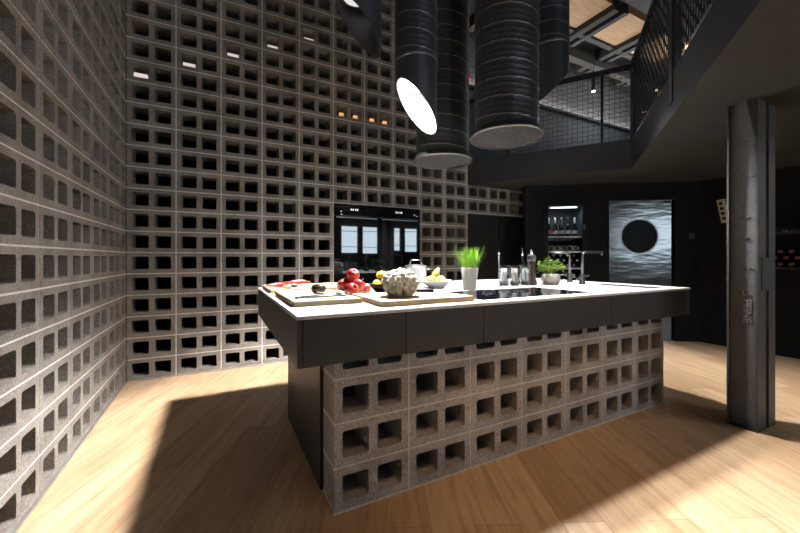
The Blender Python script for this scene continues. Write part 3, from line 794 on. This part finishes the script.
ld = bpy.data.lights.new('uplight_lamp', 'SPOT'); ld.energy = ROOF_W; ld.spot_size = 2.2; ld.spot_blend = .6; ld.color = (1, .78, .52); ld.shadow_soft_size = .04
lo = bpy.data.objects.new('uplight_lamp', ld); C.objects.link(lo); lo.parent = t; lo.location = (0, 0, .14); lo.rotation_euler = (PI - .35, .0, .9)

# little lights seen through the block holes
g = 'white lights glimpsed through the block holes'
for c, r, nm in ((0, 14, 'lowest, beside the corner'), (1, 15, 'second from the corner'), (2, 16, 'third from the corner'), (3, 17, 'fourth from the corner'), (4, 18, 'fifth and highest')):
    u = LX + c * PW + .0452
    q = tag(MB().box(u + .012, BY + .012, r * RH + .047, u + .118, BY + .05, r * RH + .047 + (.038, .032, .03, .022, .014)[c]).build('step_light', M['steplight'], loc=(u + .06, BY + .03, r * RH + .047)), 'small white light in a hole of the rear block wall, ' + nm, 'light', g)
for k, (c, h_) in enumerate(((5, 0), (5, 1), (6, 0), (6, 1))):
    u = LX + c * PW + (.0452 if h_ == 0 else PW - .0452 - .126)
    tag(MB().rbox(u + .035, BY + .012, 14 * RH + .047, u + .088, BY + .05, 14 * RH + .087, .006).build('amber_light', M['amber'], loc=(u + .06, BY + .03, 14 * RH + .047)), 'small amber light in a block hole above the ovens, ' + ['leftmost of four', 'second of four', 'third of four', 'rightmost of four'][k], 'light', 'amber lights in the block holes')

# ================================================================== DUCTS
def beam_file(name, ang, cd):
    t_ = bpy.data.texts.new(name)
    t_.write('IESNA:LM-63-1995\nTILT=NONE\n1 1000 1 %d 1 1 2 0 0 0\n1 1 10\n' % len(ang) + ' '.join(map(str, ang)) + '\n0\n' + ' '.join(map(str, cd)) + '\n')
    return t_
IES_A = beam_file('wide_beam.ies', [0, 10, 20, 30, 36, 41, 45, 48, 51, 54, 58, 63, 70, 80, 90], [380, 400, 450, 580, 760, 960, 1060, 900, 560, 270, 150, 85, 35, 8, 0])
IES_B = beam_file('flood_beam.ies', [0, 10, 20, 30, 36, 41, 45, 48, 51, 54, 58, 63, 70, 80, 90], [380, 400, 450, 660, 800, 560, 250, 110, 50, 22, 10, 5, 3, 1, 0])
def wide_beam(ld, ies):
    ld.use_nodes = True; nt = ld.node_tree
    e = nt.nodes['Emission']; x = nt.nodes.new('ShaderNodeTexIES'); x.mode = 'INTERNAL'; x.ies = ies
    x.inputs['Strength'].default_value = IES_K
    nt.links.new(x.outputs['Fac'], e.inputs['Strength'])
def spiral(mb, c, R, z0, z1, pitch=.125, n=56, dz=.0065, hand=1):
    rows = int((z1 - z0) / dz); prev = None
    for i in range(rows + 1):
        z = z0 + (z1 - z0) * i / rows; cur = []; seam = []
        for k in range(n):
            th = 2 * PI * k / n; ph = ((z - z0) / pitch + hand * th / (2 * PI)) % 1.0
            d = 0; 
            if ph < .085: d = .0045 * math.sin(PI * ph / .085)
            elif min(abs(ph - .37), abs(ph - .68)) < .045: d = .0019
            cur.append(mb.av((c[0] + (R + d) * math.cos(th), c[1] + (R + d) * math.sin(th), z))); seam.append(ph < .05)
        if prev:
            for k in range(n): mb.face((prev[k], prev[(k + 1) % n], cur[(k + 1) % n], cur[k]), 1 if seam[k] else 0, True)
        prev = cur
def cut_duct(c, R, zc, sl, az, zs, name_label, lamp=None, lens='lampdisc'):
    """oblique-cut duct: rim height zc + sl * offset along azimuth az; smooth below zs, spiral above"""
    ux, uy = math.cos(az), math.sin(az)
    t = thing('spiral_duct', name_label, 'duct', (c[0], c[1], CEIL), 'black ducts hanging over the island')
    n = 56; zr = lambda r, th: zc + sl * r * (math.cos(th) * ux + math.sin(th) * uy)
    m = MB(); spiral(m, c, R, zs + .012, CEIL - .002); m.build('spiral_pipe', [M['duct'], M['seam']], t)
    m = MB(); prev = None
    for j in range(9):
        cur = [m.av((c[0] + R * math.cos(2 * PI * k / n), c[1] + R * math.sin(2 * PI * k / n), zr(R, 2 * PI * k / n) * (1 - j / 8) + zs * j / 8)) for k in range(n)]
        if prev:
            for k in range(n): m.face((prev[k], prev[(k + 1) % n], cur[(k + 1) % n], cur[k]), 0, True)
        prev = cur
    m.build('cut_end', M['duct'], t)
    ri = R - .010; m = MB(); prev = None
    for j in range(9):
        cur = [m.av((c[0] + ri * math.cos(2 * PI * k / n), c[1] + ri * math.sin(2 * PI * k / n), zr(ri, 2 * PI * k / n) * (1 - j / 8) + (zs + .02) * j / 8)) for k in range(n)]
        if prev:
            for k in range(n): m.face((cur[k], cur[(k + 1) % n], prev[(k + 1) % n], prev[k]), 0, True)
        prev = cur
    a = [m.av((c[0] + R * math.cos(2 * PI * k / n), c[1] + R * math.sin(2 * PI * k / n), zr(R, 2 * PI * k / n))) for k in range(n)]
    b = [m.av((c[0] + ri * math.cos(2 * PI * k / n), c[1] + ri * math.sin(2 * PI * k / n), zr(ri, 2 * PI * k / n))) for k in range(n)]
    for k in range(n): m.face((a[k], b[k], b[(k + 1) % n], a[(k + 1) % n]), 1)
    m.face(prev, 0)
    m.build('inner_liner', [M['liner'] if lamp else M['duct'], M['duct']], t)
    MB().lathe([(R + .001, zs - .004), (R + .006, zs), (R + .006, zs + .012), (R + .001, zs + .016)], (c[0], c[1], 0), 48, capb=False, capt=False).build('collar', M['seam'], t)
    # lamp: ring and lens tucked into the short side of the mouth
    lz = (lamp or {}).get('z', zc + .19)
    lp = Vector((c[0] + ux * R * .12, c[1] + uy * R * .12, lz))
    lo_ = MB().lathe([(.105, .0), (.11, .006), (.11, .05), (.09, .06)], lp, 28).build('lamp_head', M['liner' if lamp else 'gun'], t)
    MB().lathe([(.138, -.004), (.141, -.001)] if lamp else [(.085, -.004), (.09, -.001)], lp if not lamp else Vector((c[0], c[1], lz)), 28).build('lens', M[lens], lo_)
    if lamp:
        if 'ies' in lamp:
            ld = bpy.data.lights.new('duct_lamp', 'POINT'); ld.shadow_soft_size = .07; wide_beam(ld, lamp['ies'])
        else:
            ld = bpy.data.lights.new('duct_lamp', 'AREA'); ld.shape = 'DISK'; ld.size = .15
        ld.energy = lamp['w']; ld.color = lamp.get('col', (1, .985, .99))
        lo = bpy.data.objects.new('duct_lamp', ld); C.objects.link(lo); lo.parent = t
        lo.location = lp - Vector((0, 0, .085)) - t.location
        if 'aim' in lamp: lo.rotation_euler = Vector(lamp['aim']).to_track_quat('-Z', 'Y').to_euler()
    return t
cm = lambda r, d: (r * .8893 + d * .4572, -r * .4572 + d * .8893)     # camera right/forward -> world
def az_of(r, d): x, y = cm(r, d); return math.atan2(y, x)
cut_duct((1.322, 2.305), .157, 2.285, 1.2, az_of(-1.07, -.42), 2.60, 'lit black duct with a glowing slanted mouth, over the left of the island', dict(w=KEY_W, z=2.46, ies=IES_A, aim=(.02, -.11, -1)))
cut_duct((.855, 2.28), .157, 2.74, 1.12, az_of(-1.07, -.30), 3.25, 'leftmost black duct, its slanted mouth dark and its lamp off', None, 'lampoff')
cut_duct((2.745, 2.275), .157, 2.74, 1.1, az_of(1.0, .32), 3.08, 'rightmost black duct with a slanted end facing away', dict(w=KEY2_W, z=2.92, ies=IES_B, aim=(-.02, -.08, -1)))
def hood_duct(c, R, zb, Rf, label):
    t = thing('spiral_duct', label, 'duct', (c[0], c[1], CEIL), 'black ducts hanging over the island')
    m = MB(); spiral(m, c, R, zb + .05, CEIL - .002, hand=1); m.build('spiral_pipe', [M['duct'], M['seam']], t)
    MB().lathe([(R, zb + .06), (R + .004, zb + .045), (Rf, zb + .012), (Rf, zb)], (c[0], c[1], 0), 56, capb=False, capt=False).build('flange', M['duct'], t)
    g = MB(); q = .025; n = int(Rf / q)
    for k in range(-n, n + 1):
        s = k * q; L = math.sqrt(max(Rf * Rf - s * s, 0)) - .004
        if L < .01: continue
        g.box(c[0] + s - .0028, c[1] - L, zb, c[0] + s + .0028, c[1] + L, zb + .004); g.box(c[0] - L, c[1] + s - .0028, zb + .001, c[0] + L, c[1] + s + .0028, zb + .005)
    g.build('grille', M['grille'], t)
    MB().lathe([(Rf - .008, zb - .004), (Rf + .003, zb - .004), (Rf + .003, zb + .008), (Rf - .008, zb + .008), (Rf - .008, zb - .004)], (c[0], c[1], 0), 56, capb=False, capt=False).build('rim', M['steel'], t)
    MB().lathe([(R - .02, zb + .12), (R - .02, zb + .13)], (c[0], c[1], 0), 40).build('filter', M['gun'], t)
hood_duct((1.885, 1.955), .225, 2.03, .262, 'front black extractor duct with a round mesh grille, nearest of the five')
hood_duct((1.80, 2.66), .235, 2.015, .262, 'rear black extractor duct with a round mesh grille, behind the lit duct')

# ceiling downlight behind the camera, under the mezzanine
t = thing('ceiling_downlight', 'round ceiling downlight under the mezzanine', 'light', (4.3, -.75, SOF - .05))
MB().lathe([(.07, 0), (.075, .05)], t.location, 24, capb=False).build('housing', M['blackmetal'], t)
MB().lathe([(.055, .006), (.06, .01)], t.location, 24).build('lens', M['lampdisc'], t)
ld = bpy.data.lights.new('downlight_lamp', 'SPOT'); ld.energy = DOWN_W; ld.spot_size = 1.25; ld.spot_blend = .5; ld.shadow_soft_size = .05; ld.color = (1, .86, .7)
lo = bpy.data.objects.new('downlight_lamp', ld); C.objects.link(lo); lo.parent = t; lo.location = (0, 0, -.01)
lo.rotation_euler = Vector((-1.5, 2.0, -2.0)).to_track_quat('-Z', 'Y').to_euler()

t = thing('added_fill_light', 'unseen soft fill light added behind the camera', 'light', (.9, -.35, 3.7))  # added fill light; shade and cable are only its stand-in fixture
MB().lathe([(.30, 0), (.31, .01), (.31, .10), (.06, .16)], t.location, 32, capb=False).build('shade', M['blackmetal'], t)
MB().tube([(.9, -.35, 3.85), (.9, -.35, CEIL)], .006, 8).build('cable', M['blackmetal'], t)
ld = bpy.data.lights.new('added_fill_lamp', 'SPOT'); ld.energy = FRONT_W; ld.spot_size = 1.1; ld.spot_blend = .8; ld.shadow_soft_size = .28; ld.color = (1, .61, .31)
lo = bpy.data.objects.new('added_fill_lamp', ld); C.objects.link(lo); lo.parent = t; lo.location = (0, 0, -.02)
lo.rotation_euler = Vector((1.25, 1.1, -3.7)).to_track_quat('-Z', 'Y').to_euler()

# ================================================================== THINGS ON THE ISLAND
BT = TZ + .026
def board(x0, y0, x1, y1, lb, rz=0):
    cx_, cy_ = (x0 + x1) / 2, (y0 + y1) / 2
    t = thing('chopping_board', lb, 'chopping board', (cx_, cy_, TZ), 'pale wooden chopping boards')
    w, d = (x1 - x0) / 2, (y1 - y0) / 2
    MB().rbox(-w, -d, 0.0005, w, d, .0255, .0025).build('slab_edge', M['boardedge'], t, local=True)
    MB().box(-w + .002, -d + .002, .0255, w - .002, d - .002, .026).build('top_face', M['board'], t, local=True)
    t.rotation_euler[2] = rz
board(.315, 1.70, .655, 2.34, 'pale wooden chopping board at the front left corner, with tongs and an avocado')
board(.685, 1.515, 1.235, 1.945, 'pale wooden chopping board carrying the cauliflower')
board(.300, 2.425, .93, 2.90, 'pale wooden chopping board at the back left, with red peppers')

# red peppers
spots = [(.36, 2.62, .3, .15), (.42, 2.56, .1, .14), (.47, 2.66, -.5, .13), (.50, 2.58, .25, .15), (.45, 2.72, .7, .12)]
for k, (x, y, a, L) in enumerate(spots):
    z = BT + .013 + (.020 if k == 3 else 0)
    t = thing('red_pepper', 'red pointed pepper on the back left board, ' + ['nearest its left edge', 'second from the left', 'pointing away to the back wall', 'lying across the others', 'furthest back'][k], 'pepper', (x, y, z - .013), 'red peppers on the back left board')
    pts = [(x + math.cos(a) * L * (s - .5), y + math.sin(a) * L * (s - .5) + .012 * math.sin(s * 3), z + .004 * math.sin(s * PI)) for s in [i / 8 for i in range(9)]]
    MB().tube(pts, [.003, .008, .0115, .013, .014, .0145, .0145, .013, .007], 12).build('flesh', M['chili'], t)
    e = Vector(pts[-1]); d = (Vector(pts[-1]) - Vector(pts[-2])).normalized()
    MB().tube([e - d * .004, e + d * .015, e + d * .026 + Vector((0, 0, .006))], [.006, .003, .0025], 8).build('stalk', M['stalk'], t)
# dark grey produce pieces, cork piece
for k, (x, y, r) in enumerate(((.425, 2.50, .019), (.475, 2.53, .018))):
    t = thing('grey_fruit', ['dark grey rounded piece of produce beside the tan cork', 'dark grey rounded piece of produce right of its twin, by the peppers'][k], 'produce', (x, y, BT), 'dark grey produce')
    MB().ball((x, y, BT + r * .8), r, (1.15, 1, .8), 2, jit=.05).build('flesh', M['greyveg'], t)
    MB().tube([(x, y, BT + r * 1.5), (x + .008, y, BT + r * 1.5 + .014)], [.004, .002], 8).build('stalk', M['brownstalk'], t)
t = thing('cork_piece', 'small tan cork-like piece at the edge of the back left board', 'cork', (.41, 2.455, BT))
cp_ = MB(); cp_.T = Matrix.Translation((.41, 2.455, BT + .012)) @ Matrix.Rotation(PI / 2, 4, 'Y') @ Matrix.Rotation(.0, 4, 'X')
cp_.lathe([(.010, -.024), (.012, -.022), (.012, .022), (.010, .024)], n=14).build('body', M['cork'], t)
# avocado
t = thing('avocado', 'dark olive avocado lying on the front left board', 'avocado', (.50, 2.02, BT))
av = MB(); av.T = Matrix.Translation((.515, 2.02, BT + .029)) @ Matrix.Rotation(-.1, 4, 'Z') @ Matrix.Rotation(PI / 2, 4, 'Y') @ Matrix.Scale(.8, 4, (0, 0, 1))
av.lathe([(.004, -.056), (.018, -.052), (.026, -.036), (.029, -.012), (.028, .01), (.022, .03), (.015, .044), (.006, .05)], n=20).build('skin', M['avocado'], t)
MB().tube([(.553, 2.016, BT + .029), (.560, 2.0155, BT + .030)], [.004, .003], 8).build('stalk', M['brownstalk'], t)
# tongs
t = thing('tongs', 'steel kitchen tongs lying open on the front left board', 'tongs', (.45, 1.83, BT))
for s in (0, 1):
    p = [(.355, 1.82, BT + .006), (.40, 1.80 + s * .09, BT + .008), (.50, 1.79 + s * .07, BT + .009), (.58, 1.82 + s * .03, BT + .008)]
    MB().tube(p, [.004, .005, .005, .004], 8).build('arm', M['gun'], t)
    MB().ball((.598, 1.825 + s * .028, BT + .007), .016, (1.3, .6, .38), 2).build('tip', M['gun'], t)
MB().tube([(.345, 1.81, BT + .007), (.36, 1.825, BT + .007)], .0065, 10).build('hinge', M['gun'], t)
t = thing('honing_steel', 'thin steel rod with a brown twisted handle beside the red apples', 'utensil', (.62, 1.90, BT))
MB().tube([(.46, 1.80 + .05, BT + .0265), (.575, 1.895, BT + .007)], .003, 8).build('rod', M['tongsteel'], t)
MB().tube([(.575 + .075 * k / 8, 1.895 - .012 * k / 8, BT + .009) for k in range(9)], [.006 + .002 * (k % 2) for k in range(9)], 8).build('handle', M['darkwood'], t)
# plate + apples
def lp_(x, y, prof, name, mat, n=36, z=TZ): return MB().lathe(prof, (x, y, z), n, capt=False).build(name, mat, loc=(x, y, z))
tag(lp_(.735, 2.10, [(.05, 0), (.055, .004), (.085, .022), (.088, .026), (.083, .025), (.052, .009), (.001, .008)], 'white_bowl', M['white']), 'low white bowl under the red apples', 'bowl')
def apple(x, y, z, r, lb, rx=0, ry=0):
    t = thing('apple', lb, 'apple', (x, y, z), 'red and yellow apples')
    m = MB(); m.T = Matrix.Translation((x, y, z + r * .9)) @ Matrix.Rotation(rx, 4, 'X') @ Matrix.Rotation(ry, 4, 'Y')
    m.lathe([(.12 * r, -.78 * r), (.35 * r, -.9 * r), (.7 * r, -.72 * r), (.95 * r, -.25 * r), (r, .15 * r), (.88 * r, .55 * r), (.6 * r, .82 * r), (.32 * r, .86 * r), (.12 * r, .70 * r), (.01, .62 * r)], n=22, capt=False).build('flesh', M['apple'], t)
    q = MB(); q.T = m.T; q.tube([(0, 0, .62 * r), (.004, 0, .9 * r), (.012, .002, 1.15 * r)], .002, 6).build('stalk', M['brownstalk'], t)
apple(.700, 2.11, TZ + .026, .042, 'red apple at the left of the apple pile', .3, -.3)
apple(.705, 2.0, TZ + .001, .044, 'red apple with yellow patch at the front right of the apple pile', .9, .3)
apple(.765, 2.05, TZ + .026, .042, 'red apple in the middle of the apple pile, under the top one', .1, .5)
apple(.745, 2.09, TZ + .087, .042, 'orange-red apple on top of the apple pile', .6, .1)
apple(.835, 2.11, TZ + .001, .036, 'small red apple at the right of the apple pile, behind the front one', .2, .4)
apple(.715, 2.21, TZ + .022, .036, 'red apple at the back of the apple pile', -.3, .3)
# cauliflower
cxx, cyy = .878, 1.70
t = thing('cauliflower', 'large cream cauliflower on the front wooden chopping board', 'cauliflower', (cxx, cyy, BT))
m = MB()
m.lathe([(.035, .002), (.05, .01), (.066, .04), (.075, .07), (.06, .10), (.02, .115)], (cxx, cyy, BT), 24)
m.build('stalk', M['caulstem'], t)
m = MB()
for k in range(15):
    a = 2 * PI * k / 15 + random.uniform(-.1, .1)
    p0 = Vector((cxx + .038 * math.cos(a), cyy + .038 * math.sin(a), BT + .006)); p1 = Vector((cxx + .070 * math.cos(a), cyy + .070 * math.sin(a), BT + .035)); p2 = Vector((cxx + .078 * math.cos(a), cyy + .078 * math.sin(a), BT + .058 + random.uniform(-.012, .012)))
    m.tube([p0, (p0 + p1) / 2 + Vector((0, 0, -.004)), p1, p2], [.010, .016, .019, .012], 10)
m.build('leaf_rib', M['caulstem'], t)
m = MB()
for ring_, (rr, zz, n_, rb) in enumerate(((.080, .052, 14, .015), (.089, .074, 15, .017), (.083, .095, 13, .019), (.062, .114, 10, .019), (.034, .126, 6, .019), (.0, .131, 1, .020))):
    for k in range(n_):
        a = 2 * PI * k / n_ + ring_ * .4
        for _ in range(6):
            m.ball((cxx + rr * math.cos(a) + random.uniform(-.010, .010), cyy + rr * math.sin(a) + random.uniform(-.010, .010), BT + zz + random.uniform(-.009, .009)), rb * random.uniform(.6, .95), sub=1, jit=.06)
m.build('curd', M['caul'], t)
# knife on the cauliflower board
t = thing('kitchen_knife', 'kitchen knife with a black handle on the cauliflower board', 'knife', (1.13, 1.76, BT))
kx, ky = 1.04, 1.86; kd = Vector((.17, -.075, 0)).normalized(); kn = Vector((-kd.y, kd.x, 0))
m = MB(); P = lambda s, w, z: Vector((kx, ky, BT + z)) + kd * s + kn * w
for z_ in (.003,):
    ids = [P(-.16, .004, z_), P(-.13, -.016, z_), P(0, -.018, z_), P(0, .012, z_), P(-.10, .012, z_)]
    lo_i = [m.av(p - Vector((0, 0, .001))) for p in ids]; hi_i = [m.av(p + Vector((0, 0, .001))) for p in ids]
    m.face(lo_i[::-1]); m.face(hi_i)
    for k in range(5): m.face((lo_i[k], lo_i[(k + 1) % 5], hi_i[(k + 1) % 5], hi_i[k]))
m.build('blade', M['chrome'], t)
MB().tube([P(-.002, 0, .009), P(.04, 0, .010), P(.09, 0, .010), P(.13, -.004, .009)], [.008, .009, .0085, .009], 10).build('handle', M['switch'], t)
# black bowl with lemons, behind the cauliflower
tag(lp_(.985, 2.17, [(.04, 0), (.045, .004), (.08, .035), (.095, .06), (.091, .06), (.075, .036), (.04, .010), (.001, .010)], 'black_bowl', M['switch']), 'dark bowl of lemons behind the cauliflower', 'bowl')
def lemon(x, y, z, lb, rz):
    t = thing('lemon', lb, 'lemon', (x, y, z), 'lemons in the dark bowl')
    m = MB(); m.T = Matrix.Translation((x, y, z + .03)) @ Matrix.Rotation(rz, 4, 'Z') @ Matrix.Rotation(PI / 2, 4, 'Y')
    m.lathe([(.003, -.045), (.009, -.04), (.022, -.03), (.030, -.01), (.030, .01), (.022, .03), (.009, .04), (.003, .046)], n=20).build('rind', M['lemon'], t)
    q = MB(); q.T = m.T; q.lathe([(.003, .044), (.004, .048), (.001, .049)], n=10).build('stem_scar', M['stalk'], t)
lemon(.945, 2.17, TZ + .028, 'lower yellow lemon at the left of the dark bowl', .8)
lemon(1.02, 2.185, TZ + .028, 'lemon at the right of the dark bowl, half hidden by the cauliflower', -.4)
lemon(.985, 2.18, TZ + .085, 'upper yellow lemon on top of the dark bowl', .1)
# white bowl with pears
bxx, byy = 1.51, 2.32
tag(lp_(bxx, byy, [(.05, 0), (.056, .004), (.10, .032), (.125, .058), (.122, .060), (.095, .036), (.05, .011), (.001, .011)], 'white_bowl', M['white']), 'white bowl of yellow pears left of the chives pot', 'bowl')
for k, (dx, dy, dz, rx, rz) in enumerate(((-.055, .0, .030, 1.2, .6), (.005, -.05, .030, 1.1, 2.2), (.055, .012, .030, 1.2, 4.0), (-.012, .05, .030, 1.25, 5.0), (.0, .0, .075, .4, 1.0))):
    x, y, z = bxx + dx, byy + dy, TZ + dz + .022
    t = thing('pear', 'yellow pear in the white bowl, ' + ['at its left', 'at its front', 'at its right', 'at its back', 'on top of the others'][k], 'pear', (x, y, z), 'yellow pears in the white bowl')
    m = MB(); m.T = Matrix.Translation((x, y, z + .012)) @ Matrix.Rotation(rz, 4, 'Z') @ Matrix.Rotation(rx, 4, 'X')
    m.lathe([(.006, -.03), (.022, -.028), (.031, -.012), (.030, .006), (.020, .026), (.013, .042), (.006, .050)], n=18).build('flesh', M['pear'], t)
    q = MB(); q.T = m.T; q.tube([(0, 0, .048), (.004, 0, .062), (.01, 0, .075)], .002, 6).build('stalk', M['brownstalk'], t)
# steel pot
px_, py_ = 1.62, 2.83
t = thing('saucepan', 'steel cooking pot with a loop handle behind the cauliflower', 'pot', (px_, py_, TZ))
MB().lathe([(.09, 0), (.098, .006), (.098, .150), (.102, .154), (.102, .158), (.094, .158), (.094, .01), (.001, .01)], (px_, py_, TZ), 40, capt=False).build('body', M['steel'], t)
lid = MB().lathe([(.100, .158), (.098, .163), (.06, .172), (.001, .176)], (px_, py_, TZ), 40).build('lid', M['steel'], t)
for sx_, sy_ in ((-.8893, .4572), (.8893, -.4572)):
    MB().tube([(px_ + sx_ * .097 + sy_ * q, py_ + sy_ * .097 - sx_ * q, TZ + .13) if abs(q) > .03 else (px_ + sx_ * .135 + sy_ * q, py_ + sy_ * .135 - sx_ * q, TZ + .135) for q in (-.04, -.028, 0, .028, .04)], .006, 8).build('side_handle', M['chrome'], t)
MB().tube([(px_ + .8893 * .055 * math.cos(a), py_ - .4572 * .055 * math.cos(a), TZ + .170 + .045 * min(1, 1.6 * math.sin(a))) for a in [PI * k / 10 for k in range(11)]], .006, 8).build('loop_handle', M['chrome'], lid)

# chives in a white pot
gx, gy = 1.635, 2.065
t = thing('chive_plant', 'tall bright green chives in a white conical pot', 'potted plant', (gx, gy, TZ))
MB().lathe([(.044, 0), (.046, .003), (.063, .158), (.063, .162), (.059, .162), (.056, .145), (.001, .145)], (gx, gy, TZ), 36, capt=False).build('pot', M['white'], t)
MB().lathe([(.056, .143), (.001, .149)], (gx, gy, TZ), 24, capb=False).build('soil', M['soil'], t)
m = MB()
def blade(m, p, a, lean, L, w, curl=0.0):
    prev = None; d = Vector((math.cos(a), math.sin(a), 0)); sd = Vector((-d.y, d.x, 0)); n_ = 6
    for k in range(n_ + 1):
        s = k / n_; c = Vector(p) + d * (lean * s + curl * s * s * s) + Vector((0, 0, L * s - abs(curl) * .5 * s ** 3)); ww = w * (1 - .85 * s)
        cur = [m.av(c - sd * ww), m.av(c + d * ww * .5), m.av(c + sd * ww)]
        if prev:
            for j in range(2): m.face((prev[j], prev[j + 1], cur[j + 1], cur[j]), 0, True)
        prev = cur
for k in range(240):
    a = random.uniform(0, 2 * PI); r = .048 * math.sqrt(random.random())
    blade(m, (gx + r * math.cos(a), gy + r * math.sin(a), TZ + .146), a, random.uniform(.0, .045), random.uniform(.10, .17), .0028)
for k in range(44):
    a = random.uniform(0, 2 * PI)
    blade(m, (gx + .04 * math.cos(a), gy + .04 * math.sin(a), TZ + .146), a, random.uniform(.05, .10), random.uniform(.12, .19), .0022, random.uniform(0, .03))
for k in range(7):
    a = az_of(-1, random.uniform(-.3, .3))
    blade(m, (gx + .04 * math.cos(a), gy + .04 * math.sin(a), TZ + .15), a, random.uniform(.08, .14), random.uniform(.03, .11), .0026, .02)
a = az_of(1, 0); blade(m, (gx + .045 * math.cos(a), gy + .045 * math.sin(a), TZ + .15), a, .05, .03, .003, .0)
m.build('leaves', M['green'], t)
# cut glass bowl
t = thing('glass_bowl', 'small cut-glass bowl right of the chives pot', 'bowl', (1.85, 2.10, TZ))
m = MB(); n_ = 20
prof = [(.028, 0), (.032, .004), (.050, .03), (.055, .048), (.051, .047), (.044, .028), (.028, .010), (.001, .010)]
m.lathe(prof, (1.85, 2.10, TZ), n_, capt=False, smooth=False); m.build('facets', M['glass'], t)
MB().ball((1.93, 2.075, TZ + .016), .016, (1.2, 1, .9), 2).build('stopper', M['glass'], t)
# three glass jars with packets
for k, (x, y, lb) in enumerate(((2.02, 2.12, 'left clear glass jar with pale packets behind the hob'), (2.11, 2.095, 'middle clear glass jar with a pink printed packet behind the hob'), (2.20, 2.07, 'right clear glass jar with packets, next to the pepper mill'))):
    t = thing('glass_jar', lb, 'jar', (x, y, TZ), 'glass jars behind the hob')
    MB().lathe([(.036, 0), (.040, .003), (.041, .17), (.041, .176), (.038, .176), (.037, .012), (.001, .012)], (x, y, TZ), 32, capt=False).build('glass', M['glass'], t)
    for j in range(3):
        q = MB(); q.T = Matrix.Translation((x, y, TZ + .05)) @ Matrix.Rotation(j * 1.05 + k * .6, 4, 'Z') @ Matrix.Rotation(.10 * (j - 1), 4, 'X')
        q.rbox(-.026, -.004 + (j - 1) * .009, 0, .026, .002 + (j - 1) * .009, .082 + .01 * j, .0015).build('packet', M['paper' if (j + k) % 2 else 'paper2'], t)
    MB().lathe([(.034, .013), (.035, .05), (.001, .052)], (x, y, TZ), 24).build('filling', M['greyveg'], t)
t = thing('stirring_rod', 'thin upright dark rod with a pale ball tip standing behind the left glass jar', 'rod', (2.045, 2.20, TZ))
MB().lathe([(.022, 0), (.022, .006), (.004, .010)], (2.045, 2.20, TZ), 16).build('foot', M['gun'], t)
MB().tube([(2.045, 2.20, TZ + .008), (2.045, 2.20, TZ + .262)], .0035, 8).build('stem', M['gun'], t)
MB().ball((2.045, 2.20, TZ + .268), .009, sub=2).build('ball_tip', M['foil'], t)
# pepper mill
mx_, my_ = 2.375, 2.165
t = thing('pepper_mill', 'dark wooden pepper mill with a metal cap', 'pepper mill', (mx_, my_, TZ))
MB().lathe([(.042, 0), (.044, .006), (.044, .03), (.037, .05), (.034, .09), (.030, .13), (.031, .19), (.033, .205)], (mx_, my_, TZ), 28).build('body', M['darkwood'], t)
MB().lathe([(.034, .205), (.036, .21), (.036, .245), (.034, .25)], (mx_, my_, TZ), 28).build('collar', M['gun'], t)
MB().lathe([(.036, .25), (.036, .256), (.026, .268), (.010, .275), (.009, .282), (.013, .290), (.009, .298), (.002, .301)], (mx_, my_, TZ), 28).build('cap', M['chrome'], t)
# dark oil bottle with pourer
bx_, by_ = 2.475, 2.36
t = thing('oil_bottle', 'slim dark oil bottle with a silver pourer behind the pepper mill', 'bottle', (bx_, by_, TZ))
MB().lathe([(.030, 0), (.032, .004), (.032, .14), (.026, .17), (.013, .195), (.012, .245), (.014, .25)], (bx_, by_, TZ), 22).build('bottle', M['bottle'], t)
MB().lathe([(.012, .25), (.014, .256), (.011, .268)], (bx_, by_, TZ), 16).build('stopper', M['chrome'], t)
MB().tube([(bx_, by_, TZ + .265), (bx_, by_, TZ + .295), (bx_ - .01, by_ + .004, TZ + .325)], [.005, .004, .003], 8).build('spout', M['chrome'], t)
# herb pot
hx, hy = 2.60, 2.155
t = thing('herb_plant', 'leafy green herb in a round white pot beside the taps', 'potted plant', (hx, hy, TZ))
MB().lathe([(.045, 0), (.060, .006), (.078, .035), (.080, .06), (.072, .090), (.066, .096), (.062, .094), (.066, .08), (.001, .078)], (hx, hy, TZ), 36, capt=False).build('pot', M['white'], t)
MB().lathe([(.062, .078), (.001, .084)], (hx, hy, TZ), 24, capb=False).build('soil', M['soil'], t)
ms, ml = MB(), MB()
def leaf(m, c, d, up, L, w):
    d = d.normalized(); s = d.cross(up).normalized(); n = s.cross(d)
    prof = [(0, .1), (.25, .8), (.55, 1), (.8, .65), (1, .05)]; prev = None
    for q, ww in prof:
        p = c + d * (L * q) - n * (.25 * L * q * q)
        cur = [m.av(p - s * w * ww + n * .15 * w), m.av(p), m.av(p + s * w * ww + n * .15 * w)]
        if prev:
            for j in range(2): m.face((prev[j], prev[j + 1], cur[j + 1], cur[j]), 0, True)
        prev = cur
for k in range(56):
    a = random.uniform(0, 2 * PI); r = random.uniform(.0, .04); R_ = random.uniform(.02, .12)
    p0 = Vector((hx + r * math.cos(a), hy + r * math.sin(a), TZ + .08)); p2 = Vector((hx + R_ * math.cos(a), hy + R_ * math.sin(a), TZ + .10 + random.uniform(.04, .16) * (1 - .3 * R_ / .1)))
    p1 = (p0 + p2) / 2 + Vector((0, 0, .02)); ms.tube([p0, p1, p2], [.0018, .0015, .001], 5)
    for j in range(7):
        b = random.uniform(0, 2 * PI); dd = Vector((math.cos(b), math.sin(b), random.uniform(-.3, .6)))
        leaf(ml, p2 - Vector((0, 0, .006 * j)), dd, Vector((0, 0, 1)), random.uniform(.018, .032), random.uniform(.007, .012))
ms.build('stem', M['stalk'], t); ml.build('leaves', M['herb'], t)
